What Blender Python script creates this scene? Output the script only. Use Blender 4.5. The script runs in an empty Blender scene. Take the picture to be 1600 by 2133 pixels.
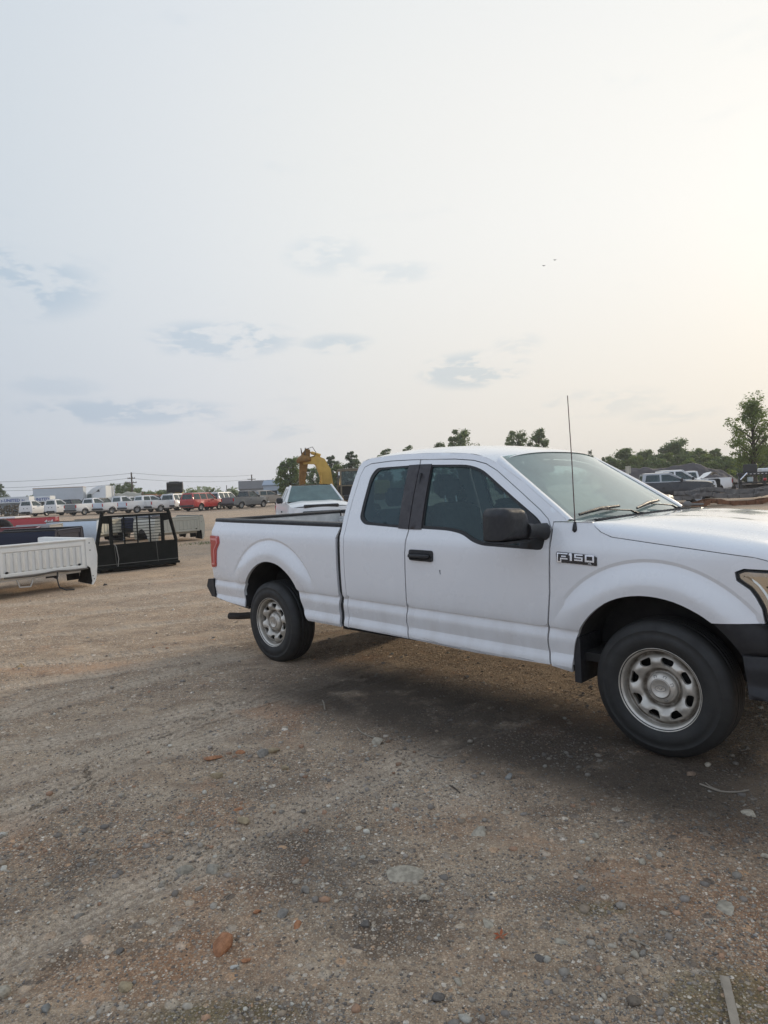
import bpy, bmesh, math, random
import numpy as np
from mathutils import Vector, Matrix, Euler
from mathutils.geometry import delaunay_2d_cdt, tessellate_polygon
random.seed(7); RNG = np.random.default_rng(11)
R = math.radians; PI = math.pi
SC = bpy.context.scene; COL = SC.collection

# ---------------------------------------------------------------- camera, sky, sun, exposure
CAM_Z = 1.5884; FPX = 1370.0; PITCH = -0.03247; ROLL = -0.045
_f = Vector((0, math.cos(PITCH), math.sin(PITCH))); _r = Vector((1, 0, 0)); _u = _r.cross(_f)
CR = _r * math.cos(ROLL) + _u * math.sin(ROLL); CU = -_r * math.sin(ROLL) + _u * math.cos(ROLL); CF = _f
cam = bpy.data.cameras.new('camera'); cam_o = bpy.data.objects.new('camera', cam); COL.objects.link(cam_o); SC.camera = cam_o
m = Matrix((CR, CU, -CF)).transposed().to_4x4(); m.translation = (0, 0, CAM_Z); cam_o.matrix_world = m
cam.sensor_fit = 'VERTICAL'; cam.sensor_height = 24; cam.lens = 24 * FPX / 2133; cam.clip_start = .05; cam.clip_end = 9000

SUN_AZ = R(42); SUN_EL = R(16)          # azimuth to the right of +Y
SD = Vector((math.sin(SUN_AZ) * math.cos(SUN_EL), math.cos(SUN_AZ) * math.cos(SUN_EL), math.sin(SUN_EL)))
sun = bpy.data.lights.new('sun', 'SUN'); sun.energy = 1.9; sun.angle = R(6.5); sun.color = (1, .83, .62)
sun_o = bpy.data.objects.new('sun', sun); COL.objects.link(sun_o); sun_o.rotation_euler = SD.to_track_quat('Z', 'Y').to_euler()

SC.view_settings.view_transform = 'Standard'; SC.view_settings.look = 'None'
SC.view_settings.exposure = 0.18; SC.view_settings.gamma = 1; SC.view_settings.use_curve_mapping = False
SC.cycles.max_bounces = 8; SC.cycles.transparent_max_bounces = 16; SC.cycles.use_denoising = True
SC.cycles.caustics_reflective = False; SC.cycles.caustics_refractive = False

class NT:
    def __init__(s, tree): s.t = tree; s.n = tree.nodes; s.l = tree.links
    def add(s, typ, **kw):
        n = s.n.new(typ)
        for k, v in kw.items():
            if k.startswith('_'): setattr(n, k[1:], v)
        return n
    def put(s, sock, v):
        if v is None: return
        if isinstance(v, bpy.types.NodeSocket): s.l.new(v, sock)
        else: sock.default_value = v
    def math(s, op, a, b=None, c=None, clamp=False):
        n = s.n.new('ShaderNodeMath'); n.operation = op; n.use_clamp = clamp
        s.put(n.inputs[0], a); s.put(n.inputs[1], b)
        if c is not None: s.put(n.inputs[2], c)
        return n.outputs[0]
    def vmath(s, op, a, b=None):
        n = s.n.new('ShaderNodeVectorMath'); n.operation = op; s.put(n.inputs[0], a); s.put(n.inputs[1], b)
        return n.outputs['Value'] if op in ('DOT_PRODUCT', 'LENGTH', 'DISTANCE') else n.outputs[0]
    def mix(s, f, a, b, mode='MIX'):
        n = s.n.new('ShaderNodeMix'); n.data_type = 'RGBA'; n.blend_type = mode
        s.put(n.inputs[0], f); s.put(n.inputs[6], a); s.put(n.inputs[7], b); return n.outputs[2]
    def ramp(s, f, stops):
        n = s.n.new('ShaderNodeValToRGB'); s.put(n.inputs[0], f); e = n.color_ramp.elements
        while len(e) < len(stops): e.new(.5)
        for i, (p, c) in enumerate(stops):
            e[i].position = p; e[i].color = (*c, 1) if len(c) == 3 else c
        return n.outputs[0]
    def mr(s, v, a, b, c=0., d=1., smooth=True):
        n = s.n.new('ShaderNodeMapRange'); n.interpolation_type = 'SMOOTHSTEP' if smooth else 'LINEAR'
        for i, x in enumerate((v, a, b, c, d)): s.put(n.inputs[i], x)
        return n.outputs[0]
    def noise(s, vec, scale, detail=4, rough=.55, dist=0.):
        n = s.n.new('ShaderNodeTexNoise'); s.put(n.inputs['Vector'], vec); n.inputs['Scale'].default_value = scale
        n.inputs['Detail'].default_value = detail; n.inputs['Roughness'].default_value = rough; n.inputs['Distortion'].default_value = dist
        return n.outputs[0]
    def vor(s, vec, scale, feat='F1', out='Distance'):
        n = s.n.new('ShaderNodeTexVoronoi'); n.feature = feat; s.put(n.inputs['Vector'], vec); n.inputs['Scale'].default_value = scale
        return n.outputs[out]
    def mapping(s, vec, scale=(1, 1, 1), rot=(0, 0, 0), loc=(0, 0, 0)):
        n = s.n.new('ShaderNodeMapping'); s.put(n.inputs[0], vec); n.inputs[1].default_value = loc
        n.inputs[2].default_value = rot; n.inputs[3].default_value = scale; return n.outputs[0]
    def sep(s, vec):
        n = s.n.new('ShaderNodeSeparateXYZ'); s.put(n.inputs[0], vec); return n.outputs
    def bump(s, h, strength=.5, dist=.01, normal=None):
        n = s.n.new('ShaderNodeBump'); s.put(n.inputs['Height'], h); n.inputs['Strength'].default_value = strength
        n.inputs['Distance'].default_value = dist
        if normal is not None: s.put(n.inputs['Normal'], normal)
        return n.outputs[0]

# hazy evening sky: pale haze, warm towards the low sun, blue-grey away from it, thin cloud scraps
W = bpy.data.worlds.new('World'); SC.world = W; W.use_nodes = True; nt = NT(W.node_tree); nt.n.clear()
tc = nt.add('ShaderNodeTexCoord').outputs['Generated']
dirn = nt.vmath('NORMALIZE', tc); xyz = nt.sep(dirn)
d = nt.vmath('DOT_PRODUCT', dirn, tuple(SD))
t = nt.mr(d, -1., 1., 0., 1., smooth=False)
haze = nt.ramp(t, [(0.0, (.60, .69, .84)), (.40, (.59, .67, .80)), (.65, (.535, .60, .665)), (.79, (.67, .705, .735)), (.87, (.755, .77, .765)),
                   (.915, (.795, .80, .785)), (.96, (.835, .835, .81)), (1.0, (.865, .86, .825))])  # sky behind the camera brightened as fill for the shaded truck side
el = nt.math('ABSOLUTE', xyz[2])
hor = nt.mr(el, 0., .38, 1., 0.)
haze2 = nt.mix(nt.math('MULTIPLY', hor, .75), haze, nt.mix(1., haze, nt.mix(nt.mr(t, .75, .97), (.90, .875, .90, 1), (.90, .83, .75, 1)), 'MULTIPLY'))
zen = nt.mr(el, .45, 1., 0., 1.)
haze3 = nt.mix(zen, haze2, nt.mix(1., haze2, (.86, .93, 1.03, 1), 'MULTIPLY'))
# cloud scraps (bluish, slightly darker than the haze)
cv = nt.mapping(dirn, scale=(1, 1, 3.2)); cn = nt.noise(cv, 5.5, 6, .6, .3)
cfine = nt.noise(nt.mapping(dirn, scale=(1, 1, 3.0)), 16, 5, .6, .2)
def pix_dir(u, v):
    q = CR * ((u - 800) / FPX) + CU * ((1066.5 - v) / FPX) + CF; return q.normalized()
cl = nt.mr(cn, .60, .80, 0., .35)
for (u, v, w, h, a) in ((465, 708, .085, .022, .8), (700, 716, .045, .012, .6), (985, 772, .065, .022, .9), (40, 590, .08, .035, .7), (680, 532, .05, .022, .35),
                        (830, 568, .05, .012, .35), (270, 858, .12, .016, .7), (120, 806, .05, .012, .3), (1240, 840, .08, .018, .3), (1400, 862, .05, .012, .3), (560, 895, .10, .014, .35),(1080,718,.03,.014,.3)):
    c = pix_dir(u, v); dv = nt.vmath('SUBTRACT', dirn, tuple(c)); s3 = nt.sep(dv)
    hx = nt.math('SQRT', nt.math('ADD', nt.math('POWER', s3[0], 2.), nt.math('POWER', s3[1], 2.)))
    e = nt.math('ADD', nt.math('POWER', nt.math('DIVIDE', hx, w), 2.), nt.math('POWER', nt.math('DIVIDE', s3[2], h), 2.))
    blob = nt.math('MULTIPLY', nt.mr(e, 0., 2.2, 1.6, 0.), nt.mr(cfine, .42, .56, .05, 1.))
    cl = nt.math('MAXIMUM', cl, nt.math('MULTIPLY', blob, a, clamp=True))
sky = nt.mix(nt.math('MULTIPLY', cl, .80), haze3, nt.mix(1., haze3, (.72, .81, .89, 1), 'MULTIPLY'))
ns = nt.add('ShaderNodeTexSky'); ns.sky_type = 'NISHITA'; ns.sun_disc = False; ns.sun_elevation = SUN_EL; ns.sun_rotation = SUN_AZ
ns.air_density = 1.2; ns.dust_density = 7; ns.ozone_density = 1
nis = nt.mix(1., ns.outputs[0], (.10, .10, .10, 1), 'MULTIPLY')
final = nt.mix(.02, sky, nis)
SKY_GAIN = 1.0
bg = nt.add('ShaderNodeBackground'); nt.put(bg.inputs[0], final); bg.inputs[1].default_value = SKY_GAIN
out = nt.add('ShaderNodeOutputWorld'); nt.l.new(bg.outputs[0], out.inputs[0])

# ---------------------------------------------------------------- helpers
MATS = {}
def mat(name, col=(.5, .5, .5), rough=.6, metal=0., coat=0., spec=.5, noise=0., nscale=8., dirt=None, bump=0., bscale=60., alpha=None):
    """principled material with slight tone variation, optional dust and relief"""
    if name in MATS: return MATS[name]
    M = bpy.data.materials.new(name); M.use_nodes = True; t = NT(M.node_tree); b = t.n['Principled BSDF']
    b.inputs['Roughness'].default_value = rough; b.inputs['Metallic'].default_value = metal
    b.inputs['Coat Weight'].default_value = coat; b.inputs['Coat Roughness'].default_value = .06
    b.inputs['Specular IOR Level'].default_value = spec
    oc = t.add('ShaderNodeTexCoord').outputs['Object']
    c = (*col, 1)
    if noise: 
        nn = t.noise(oc, nscale, 5, .6)
        c = t.mix(t.mr(nn, .3, .7, 0., noise), c, (*[x * .45 for x in col], 1))
        t.put(b.inputs['Roughness'], t.mr(nn, .3, .7, max(0, rough - .06), min(1, rough + .12)))
    if dirt:
        dcol, z0, z1, amt = dirt
        zz = t.sep(oc)[2]; n2 = t.noise(t.mapping(oc, scale=(1, 1, .35)), 5, 6, .65)
        f = t.math('MULTIPLY', t.mr(zz, z0, z1, 1., 0.), t.mr(n2, .25, .75, .2, 1.))
        f = t.math('MULTIPLY', f, amt)
        c = t.mix(f, c, (*dcol, 1))
    t.put(b.inputs['Base Color'], c)
    if bump:
        t.put(b.inputs['Normal'], t.bump(t.noise(oc, bscale, 4, .6), bump, .004))
    MATS[name] = M; return M

def glass_mat(name, tint, refl=1.0, rough=.0, haze=0., hc=(.5, .52, .5)):
    if name in MATS: return MATS[name]
    M = bpy.data.materials.new(name); M.use_nodes = True; t = NT(M.node_tree); t.n.clear()
    tr = t.add('ShaderNodeBsdfTransparent'); tr.inputs[0].default_value = (*tint, 1)
    gl = t.add('ShaderNodeBsdfGlossy'); gl.distribution = 'BECKMANN'; gl.inputs['Roughness'].default_value = rough; gl.inputs[0].default_value = (.95, .97, 1, 1)
    fr = t.add('ShaderNodeFresnel'); fr.inputs[0].default_value = 1.5
    geo = t.add('ShaderNodeNewGeometry')
    # fresnel from either side of the pane
    f = t.math('MULTIPLY', fr.outputs[0], refl, clamp=True)
    lw = t.add('ShaderNodeLayerWeight'); lw.inputs[0].default_value = .28
    f = t.math('MULTIPLY', lw.outputs['Fresnel'], refl, clamp=True)
    mx = t.add('ShaderNodeMixShader'); t.put(mx.inputs[0], f); t.l.new(tr.outputs[0], mx.inputs[1]); t.l.new(gl.outputs[0], mx.inputs[2])
    res = mx.outputs[0]
    if haze:  # diffuse film: dust, plus reflected sky painted in as a pale tint
        df = t.add('ShaderNodeBsdfDiffuse'); df.inputs[0].default_value = (*hc, 1)
        oc = t.add('ShaderNodeTexCoord').outputs['Object']
        m2 = t.add('ShaderNodeMixShader'); t.put(m2.inputs[0], t.mr(t.noise(oc, 3, 5, .6), .3, .7, haze * .85, haze * 1.12)); t.l.new(res, m2.inputs[1]); t.l.new(df.outputs[0], m2.inputs[2]); res = m2.outputs[0]
    o = t.add('ShaderNodeOutputMaterial'); t.l.new(res, o.inputs[0]); MATS[name] = M; return M

def tag(o, label=None, cat=None, group=None, kind=None):
    if label: o['label'] = label
    if cat: o['category'] = cat
    if group: o['group'] = group
    if kind: o['kind'] = kind
    return o
def empty(name, loc=(0, 0, 0), rz=0., label=None, cat=None, group=None, rot=None):
    o = bpy.data.objects.new(name, None); COL.objects.link(o); o.location = loc
    o.rotation_euler = rot if rot else (0, 0, rz); o.empty_display_size = .2
    return tag(o, label, cat, group)
def link(name, me, m, parent=None):
    if m is not None and not len(me.materials):
        for x in (m if isinstance(m, (list, tuple)) else [m]): me.materials.append(x)
    o = bpy.data.objects.new(name, me); COL.objects.link(o)
    if parent is not None: o.parent = parent
    return o

class MB:
    """collects boxes, tubes, lofts; build() links them as ONE mesh object"""
    def __init__(s): s.v = []; s.f = []; s.sm = []
    def add(s, vs, fs, smooth=False, M=None):
        k = len(s.v)
        s.v += [tuple(M @ Vector(p)) if M is not None else tuple(p) for p in vs]
        s.f += [tuple(i + k for i in f) for f in fs]; s.sm += [smooth] * len(fs); return s
    def box(s, x0, x1, y0, y1, z0, z1, M=None, bev=0.):
        if bev > 0:
            b = min(bev, .49 * min(abs(x1 - x0), abs(y1 - y0), abs(z1 - z0)))
            vs = []; 
            for (zz, xx) in ((z0, b), (z0 + b, 0), (z1 - b, 0), (z1, b)):
                xa, xb, ya, yb = x0 + xx, x1 - xx, y0 + xx, y1 - xx; c = b * .6
                vs += [(xa + c, ya, zz), (xb - c, ya, zz), (xb, ya + c, zz), (xb, yb - c, zz), (xb - c, yb, zz), (xa + c, yb, zz), (xa, yb - c, zz), (xa, ya + c, zz)]
            fs = [tuple(range(7, -1, -1)), tuple(range(24, 32))]
            for r in range(3):
                for i in range(8): fs.append((r * 8 + i, r * 8 + (i + 1) % 8, r * 8 + 8 + (i + 1) % 8, r * 8 + 8 + i))
            return s.add(vs, fs, False, M)
        vs = [(x0, y0, z0), (x1, y0, z0), (x1, y1, z0), (x0, y1, z0), (x0, y0, z1), (x1, y0, z1), (x1, y1, z1), (x0, y1, z1)]
        return s.add(vs, [(3, 2, 1, 0), (4, 5, 6, 7), (0, 1, 5, 4), (1, 2, 6, 5), (2, 3, 7, 6), (3, 0, 4, 7)], False, M)
    def hexa(s, p): return s.add(p, [(3, 2, 1, 0), (4, 5, 6, 7), (0, 1, 5, 4), (1, 2, 6, 5), (2, 3, 7, 6), (3, 0, 4, 7)])
    def tube(s, pts, r, n=8, cap=True, M=None, flat=1.):
        pts = [Vector(p) for p in pts]; rs = r if isinstance(r, (list, tuple)) else [r] * len(pts)
        vs = []; fs = []; up = None
        for i, p in enumerate(pts):
            a = pts[max(i - 1, 0)]; b = pts[min(i + 1, len(pts) - 1)]; tg = (b - a).normalized()
            if up is None:
                up = Vector((0, 0, 1)) if abs(tg.z) < .9 else Vector((1, 0, 0))
            sx = tg.cross(up); sx = sx.normalized() if sx.length > 1e-6 else Vector((1, 0, 0)); up = sx.cross(tg).normalized()
            for k in range(n):
                an = 2 * PI * k / n; vs.append(p + (sx * math.cos(an) + up * math.sin(an) * flat) * rs[i])
        for i in range(len(pts) - 1):
            for k in range(n): fs.append((i * n + k, i * n + (k + 1) % n, (i + 1) * n + (k + 1) % n, (i + 1) * n + k))
        s.add(vs, fs, n > 5, M)
        if cap:
            s.add(vs[:n], [tuple(range(n - 1, -1, -1))], False, M); s.add(vs[-n:], [tuple(range(n))], False, M)
        return s
    def lathe(s, prof, n=48, M=None, a0=0., a1=2 * PI, smooth=True):
        """prof: (radius, height) pairs, axis = local Z"""
        full = abs(a1 - a0 - 2 * PI) < 1e-6; vs = []; fs = []; k = n if full else n + 1
        for (r, h) in prof:
            for i in range(k):
                a = a0 + (a1 - a0) * i / n; vs.append((r * math.cos(a), r * math.sin(a), h))
        for j in range(len(prof) - 1):
            for i in range(n):
                i2 = (i + 1) % k; fs.append((j * k + i, j * k + i2, (j + 1) * k + i2, (j + 1) * k + i))
        return s.add(vs, fs, smooth, M)
    def poly(s, pts, holes=(), thick=None, M=None):
        """planar polygon (3-D points) with holes; thick: offset vector for a solid"""
        loops = [[Vector(p) for p in pts]] + [[Vector(p) for p in h] for h in holes]
        tr = tessellate_polygon(loops); allp = [p for l in loops for p in l]
        s.add(allp, [tuple(t) for t in tr], False, M)
        if thick is not None:
            th = Vector(thick); s.add([p + th for p in allp], [tuple(reversed(t)) for t in tr], False, M)
            for l in loops:
                n = len(l); s.add(l + [p + th for p in l], [(i, (i + 1) % n, n + (i + 1) % n, n + i) for i in range(n)], False, M)
        return s
    def grid(s, P, smooth=True, M=None, flip=False):
        nu = len(P); nv = len(P[0]); vs = [p for row in P for p in row]; fs = []
        for i in range(nu - 1):
            for j in range(nv - 1):
                q = (i * nv + j, (i + 1) * nv + j, (i + 1) * nv + j + 1, i * nv + j + 1); fs.append(q[::-1] if flip else q)
        return s.add(vs, fs, smooth, M)
    def mesh(s, name='m'):
        me = bpy.data.meshes.new(name); me.from_pydata(s.v, [], s.f); me.polygons.foreach_set('use_smooth', s.sm); me.update(); return me
    def build(s, name, m, parent=None, fix=True, loc=None):
        me = s.mesh(name)
        if fix:
            bm = bmesh.new(); bm.from_mesh(me); bmesh.ops.recalc_face_normals(bm, faces=bm.faces); bm.to_mesh(me); bm.free()
        o = link(name, me, m, parent)
        if loc is not None: o.location = loc
        return o

def rounded(poly, r, n=3):
    out = []; N = len(poly); rr = r if isinstance(r, (list, tuple)) else [r] * N
    for i in range(N):
        p = np.array(poly[i], float); a = np.array(poly[i - 1], float); b = np.array(poly[(i + 1) % N], float)
        la = np.linalg.norm(a - p); lb = np.linalg.norm(b - p); q = min(rr[i], .45 * la, .45 * lb)
        if q < 1e-5: out.append(tuple(p)); continue
        s0 = p + (a - p) * q / la; s1 = p + (b - p) * q / lb
        for k in range(n + 1):
            t = k / n; out.append(tuple((1 - t) ** 2 * s0 + 2 * t * (1 - t) * p + t * t * s1))
    return out
def smooth_path(pts, n=4):
    """Catmull-Rom through the points"""
    P = [np.array(p, float) for p in pts]; P = [2 * P[0] - P[1]] + P + [2 * P[-1] - P[-2]]; out = []
    for i in range(1, len(P) - 2):
        for k in range(n):
            t = k / n; a, b, c, d_ = P[i - 1:i + 3]
            out.append(tuple(.5 * (2 * b + (c - a) * t + (2 * a - 5 * b + 4 * c - d_) * t * t + (3 * b - a - 3 * c + d_) * t ** 3)))
    out.append(tuple(P[-2])); return out
def inset(poly, dd):
    N = len(poly); P = np.array(poly, float)
    A = .5 * sum(P[i][0] * P[(i + 1) % N][1] - P[(i + 1) % N][0] * P[i][1] for i in range(N)); sg = 1 if A > 0 else -1
    out = []
    for i in range(N):
        a = P[i] - P[i - 1]; b = P[(i + 1) % N] - P[i]
        la = np.linalg.norm(a) + 1e-9; lb = np.linalg.norm(b) + 1e-9
        na = np.array((-a[1], a[0])) / la; nb = np.array((-b[1], b[0])) / lb; n = na + nb; L = np.linalg.norm(n)
        n = n / L if L > 1e-6 else na; c = max(.35, float(n @ na)); out.append(tuple(P[i] + sg * n * dd / c))
    return out
def pip(px, pz, poly):
    P = np.asarray(poly); ins = np.zeros(len(px), bool); j = len(P) - 1
    for i in range(len(P)):
        xi, zi = P[i]; xj, zj = P[j]
        if zi != zj:
            c = ((zi > pz) != (zj > pz)) & (px < (xj - xi) * (pz - zi) / (zj - zi) + xi); ins ^= c
        j = i
    return ins
def resample(poly, d):
    out = []
    for i in range(len(poly)):
        a = np.array(poly[i], float); b = np.array(poly[(i + 1) % len(poly)], float); L = np.linalg.norm(b - a)
        if L < 1e-6: continue
        k = max(1, int(math.ceil(L / d)))
        for t in range(k): out.append(tuple(a + (b - a) * t / k))
    return out
def tri2d(outline, holes=(), d=.04, rows=None, rowf=None, extra=None):
    """triangulated polygon with interior points; returns verts2d, tris, loops of boundary indices"""
    loops = [resample(outline, d)] + [resample(h, d) for h in holes]
    pts = []; edges = []; lidx = []
    for l in loops:
        k = len(pts); n = len(l); pts += l; edges += [(k + i, k + (i + 1) % n) for i in range(n)]; lidx.append(list(range(k, k + n)))
    B = np.array(pts); x0, z0 = B[:len(loops[0])].min(0); x1, z1 = B[:len(loops[0])].max(0)
    gx = np.arange(x0 + d / 2, x1, d)
    if rows is None: gz = np.arange(z0 + d / 2, z1, d)
    else: gz = np.array(rows)
    X, Z = np.meshgrid(gx, gz); X = X.ravel(); Z = Z.ravel()
    if rowf is not None: Z = rowf(X, Z)
    if extra is not None:
        EX = np.asarray(extra); k0 = pip(EX[:, 0], EX[:, 1], loops[0]); EX = EX[k0]
        if len(EX): k1 = np.min((X[:, None] - EX[None, :, 0]) ** 2 + (Z[:, None] - EX[None, :, 1]) ** 2, axis=1) > (.45 * d) ** 2; X = np.concatenate([X[k1], EX[:, 0]]); Z = np.concatenate([Z[k1], EX[:, 1]])
    keep = pip(X, Z, loops[0])
    for h in loops[1:]: keep &= ~pip(X, Z, h)
    X = X[keep]; Z = Z[keep]
    if len(X):
        md = np.min((X[:, None] - B[None, :, 0]) ** 2 + (Z[:, None] - B[None, :, 1]) ** 2, axis=1)
        k2 = md > (.30 * d) ** 2; X = X[k2]; Z = Z[k2]
    allp = [Vector(p) for p in pts] + [Vector(p) for p in zip(X, Z)]
    V, _, F, ov, _, _ = delaunay_2d_cdt(allp, edges, [], 0, 1e-6)
    V2 = np.array([(v.x, v.y) for v in V]); mp = {}
    for i, o in enumerate(ov):
        for q in o: mp[q] = i
    F = np.array([f for f in F if len(f) == 3]); C = V2[F].mean(1)
    k3 = pip(C[:, 0], C[:, 1], loops[0])
    for h in loops[1:]: k3 &= ~pip(C[:, 0], C[:, 1], h)
    return V2, F[k3], [[mp[i] for i in l if i in mp] for l in lidx]
def surf_panel(name, outline, S, m, parent, side=-1, holes=(), d=.04, flange=.02, off=0., rows=None, rowf=None, extra=None, sharp=None):
    """sheet cut to an outline in (x,z), laid on the body surface y = side*S(x,z), edges turned inward"""
    V2, F, L = tri2d(outline, holes, d, rows, rowf, extra)
    y = side * (S(V2[:, 0], V2[:, 1]) + off)
    vs = [(a, b, c) for a, b, c in zip(V2[:, 0], y, V2[:, 1])]; fs = [tuple(f) if side > 0 else tuple(f[::-1]) for f in F.tolist()]
    e = Vector((V2[F[0][1]][0] - V2[F[0][0]][0], V2[F[0][1]][1] - V2[F[0][0]][1])).cross(Vector((V2[F[0][2]][0] - V2[F[0][0]][0], V2[F[0][2]][1] - V2[F[0][0]][1])))
    # (x,z) ccw seen from -y gives normal -y
    want_ccw = side < 0
    fs = []
    for f in F.tolist():
        a, b, c = V2[f[0]], V2[f[1]], V2[f[2]]; ccw = (b[0] - a[0]) * (c[1] - a[1]) - (c[0] - a[0]) * (b[1] - a[1]) > 0
        fs.append(tuple(f) if ccw == want_ccw else tuple(f[::-1]))
    mb = MB(); mb.add(vs, fs, True)
    if flange > 0:
        for l in L:
            n = len(l); a = [vs[i] for i in l]; b = [(p[0], p[1] - side * flange, p[2]) for p in a]
            mb.add(a + b, [(i, (i + 1) % n, n + (i + 1) % n, n + i) for i in range(n)], False)
    me = mb.mesh(name)
    if sharp: me.set_sharp_from_angle(angle=sharp)
    return link(name, me, m, parent)
# ---------------------------------------------------------------- ground
def vnoise(X, Y, sc, seed):
    """value noise, smooth, -1..1"""
    r = np.random.default_rng(seed); T = r.uniform(-1, 1, (256, 256)); x = X * sc; y = Y * sc
    xi = np.floor(x).astype(int); yi = np.floor(y).astype(int); fx = x - xi; fy = y - yi; fx = fx * fx * (3 - 2 * fx); fy = fy * fy * (3 - 2 * fy)
    a = T[yi & 255, xi & 255]; b = T[yi & 255, (xi + 1) & 255]; c = T[(yi + 1) & 255, xi & 255]; d = T[(yi + 1) & 255, (xi + 1) & 255]
    return (a * (1 - fx) + b * fx) * (1 - fy) + (c * (1 - fx) + d * fx) * fy
def sstep(a, b, x): t = np.clip((x - a) / (b - a), 0, 1); return t * t * (3 - 2 * t)
_TC, _TS = math.cos(-.78042), math.sin(-.78042)
def tloc(X, Y): dx = X + .4313; dy = Y - 6.938; return _TC * dx + _TS * dy, -_TS * dx + _TC * dy
TRACKS = [((-6.5, -.2), (1.2, 6.4), .24), ((-5.6, -1.2), (2.2, 5.2), .22), ((-9., 4.2), (3.5, 9.8), .24), ((-8, 1.9), (-.2, 5.7), .22), ((-14, 9.0), (0, 12.5), .26), ((-14, 7.2), (0, 10.5), .26), ((-3.0, -1.), (-1.0, 6.), .2)]
def track_mask(X, Y):
    o = np.zeros_like(X); ac = np.zeros_like(X); al = np.zeros_like(X)
    for (a, b, w) in TRACKS:
        a = np.array(a); b = np.array(b); L = np.linalg.norm(b - a); t = (b - a) / L; n = np.array((-t[1], t[0]))
        s = (X - a[0]) * t[0] + (Y - a[1]) * t[1]; dd = (X - a[0]) * n[0] + (Y - a[1]) * n[1] + .25 * np.sin(s * .5 + a[0])
        for off in (0, 1.65):
            mk = np.exp(-((dd - off) / (w * .62)) ** 4) * sstep(0, 1.5, s) * sstep(0, 1.5, L - s); near_ = np.abs(dd - off) < w * 1.1; hit = near_ & (mk >= o * .999); ac = np.where(hit, dd - off, ac); al = np.where(hit, s, al); o = np.maximum(o, mk)
    return o, ac, al
def ground_h(X, Y, fine=True):
    X = np.asarray(X, float); Y = np.asarray(Y, float)
    h = .38 * sstep(28, 85, Y) + .0 * X
    lx, ly = tloc(X, Y)
    near = np.exp(-((lx - 1.8) / 4.2) ** 4 - (ly / 2.6) ** 4)
    h = h + .0063 * np.clip(lx, -1, 5) * near
    rough = 1 - .75 * np.exp(-((lx - 1.8) / 2.6) ** 4 - (ly / 1.3) ** 4)
    h = h + (vnoise(X, Y, .35, 1) * .018 + vnoise(X, Y, .09, 8) * .05 * sstep(16, 40, np.hypot(X, Y))) * rough
    if fine:
        h = h + vnoise(X, Y, 1.3, 2) * .010 * rough + vnoise(X, Y, 4.1, 3) * .006 * rough + vnoise(X + 3, Y, 11., 4) * .0040 + vnoise(X, Y + 5, 27., 5) * .0022
        for (a, b, w) in TRACKS:
            a = np.array(a); b = np.array(b); L = np.linalg.norm(b - a); t = (b - a) / L; n = np.array((-t[1], t[0]))
            s = (X - a[0]) * t[0] + (Y - a[1]) * t[1]; dd = (X - a[0]) * n[0] + (Y - a[1]) * n[1] + .25 * np.sin(s * .5 + a[0])
            for off in (0, 1.65):
                e = dd - off; m = np.exp(-(e / (w * .5)) ** 4) * sstep(0, 1.5, s) * sstep(0, 1.5, L - s)
                h = h + m * (-.012 + .0055 * np.sin(e * 2 * PI / .055) + .0040 * np.sin(s * 2 * PI / .06 + np.abs(e) * 45)) + .009 * np.exp(-((np.abs(e) - w * .62) / .05) ** 2) * sstep(0, 1.5, s) * sstep(0, 1.5, L - s)
    return h
def axis(segs):
    o = [segs[0][0]]
    for a, b, st in segs:
        n = max(1, int(round((b - a) / st))); o += list(a + (b - a) * (np.arange(1, n + 1) / n))
    return np.array(o)
gxs = np.concatenate([-np.geomspace(600, 24, 18), axis([(-20, -9, .45), (-9, -5, .12), (-5, 3.2, .022), (3.2, 6, .10), (6, 12, .5)]), np.geomspace(15, 600, 18)])
gys = np.concatenate([-np.geomspace(400, 6, 14), axis([(-3, .6, .25), (.6, 6.4, .022), (6.4, 10, .045), (10, 20, .15), (20, 40, .8)]), np.geomspace(42, 700, 24)])
GX, GY = np.meshgrid(gxs, gys); GZ = ground_h(GX, GY)
nx, ny = len(gxs), len(gys); ii = np.arange(nx * ny).reshape(ny, nx)
Q = np.stack([ii[:-1, :-1], ii[:-1, 1:], ii[1:, 1:], ii[1:, :-1]], -1).reshape(-1, 4)
def np_mesh(name, V, F, k):
    me = bpy.data.meshes.new(name); me.vertices.add(len(V)); me.vertices.foreach_set('co', np.ascontiguousarray(V, np.float32).ravel())
    me.loops.add(F.size); me.loops.foreach_set('vertex_index', F.astype(np.int32).ravel()); me.polygons.add(len(F))
    me.polygons.foreach_set('loop_start', np.arange(0, F.size, k, dtype=np.int32)); me.update(calc_edges=True); return me
gme = np_mesh('ground', np.stack([GX.ravel(), GY.ravel(), GZ.ravel()], 1), Q, 4)
ta = gme.color_attributes.new('track', 'FLOAT_COLOR', 'POINT'); tm_, ac_, al_ = [q_.ravel() for q_ in track_mask(GX, GY)]; ta.data.foreach_set('color', np.stack([tm_, ac_, al_, np.ones_like(tm_)], 1).astype(np.float32).ravel())
gme.polygons.foreach_set('use_smooth', np.ones(len(Q), bool))

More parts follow.
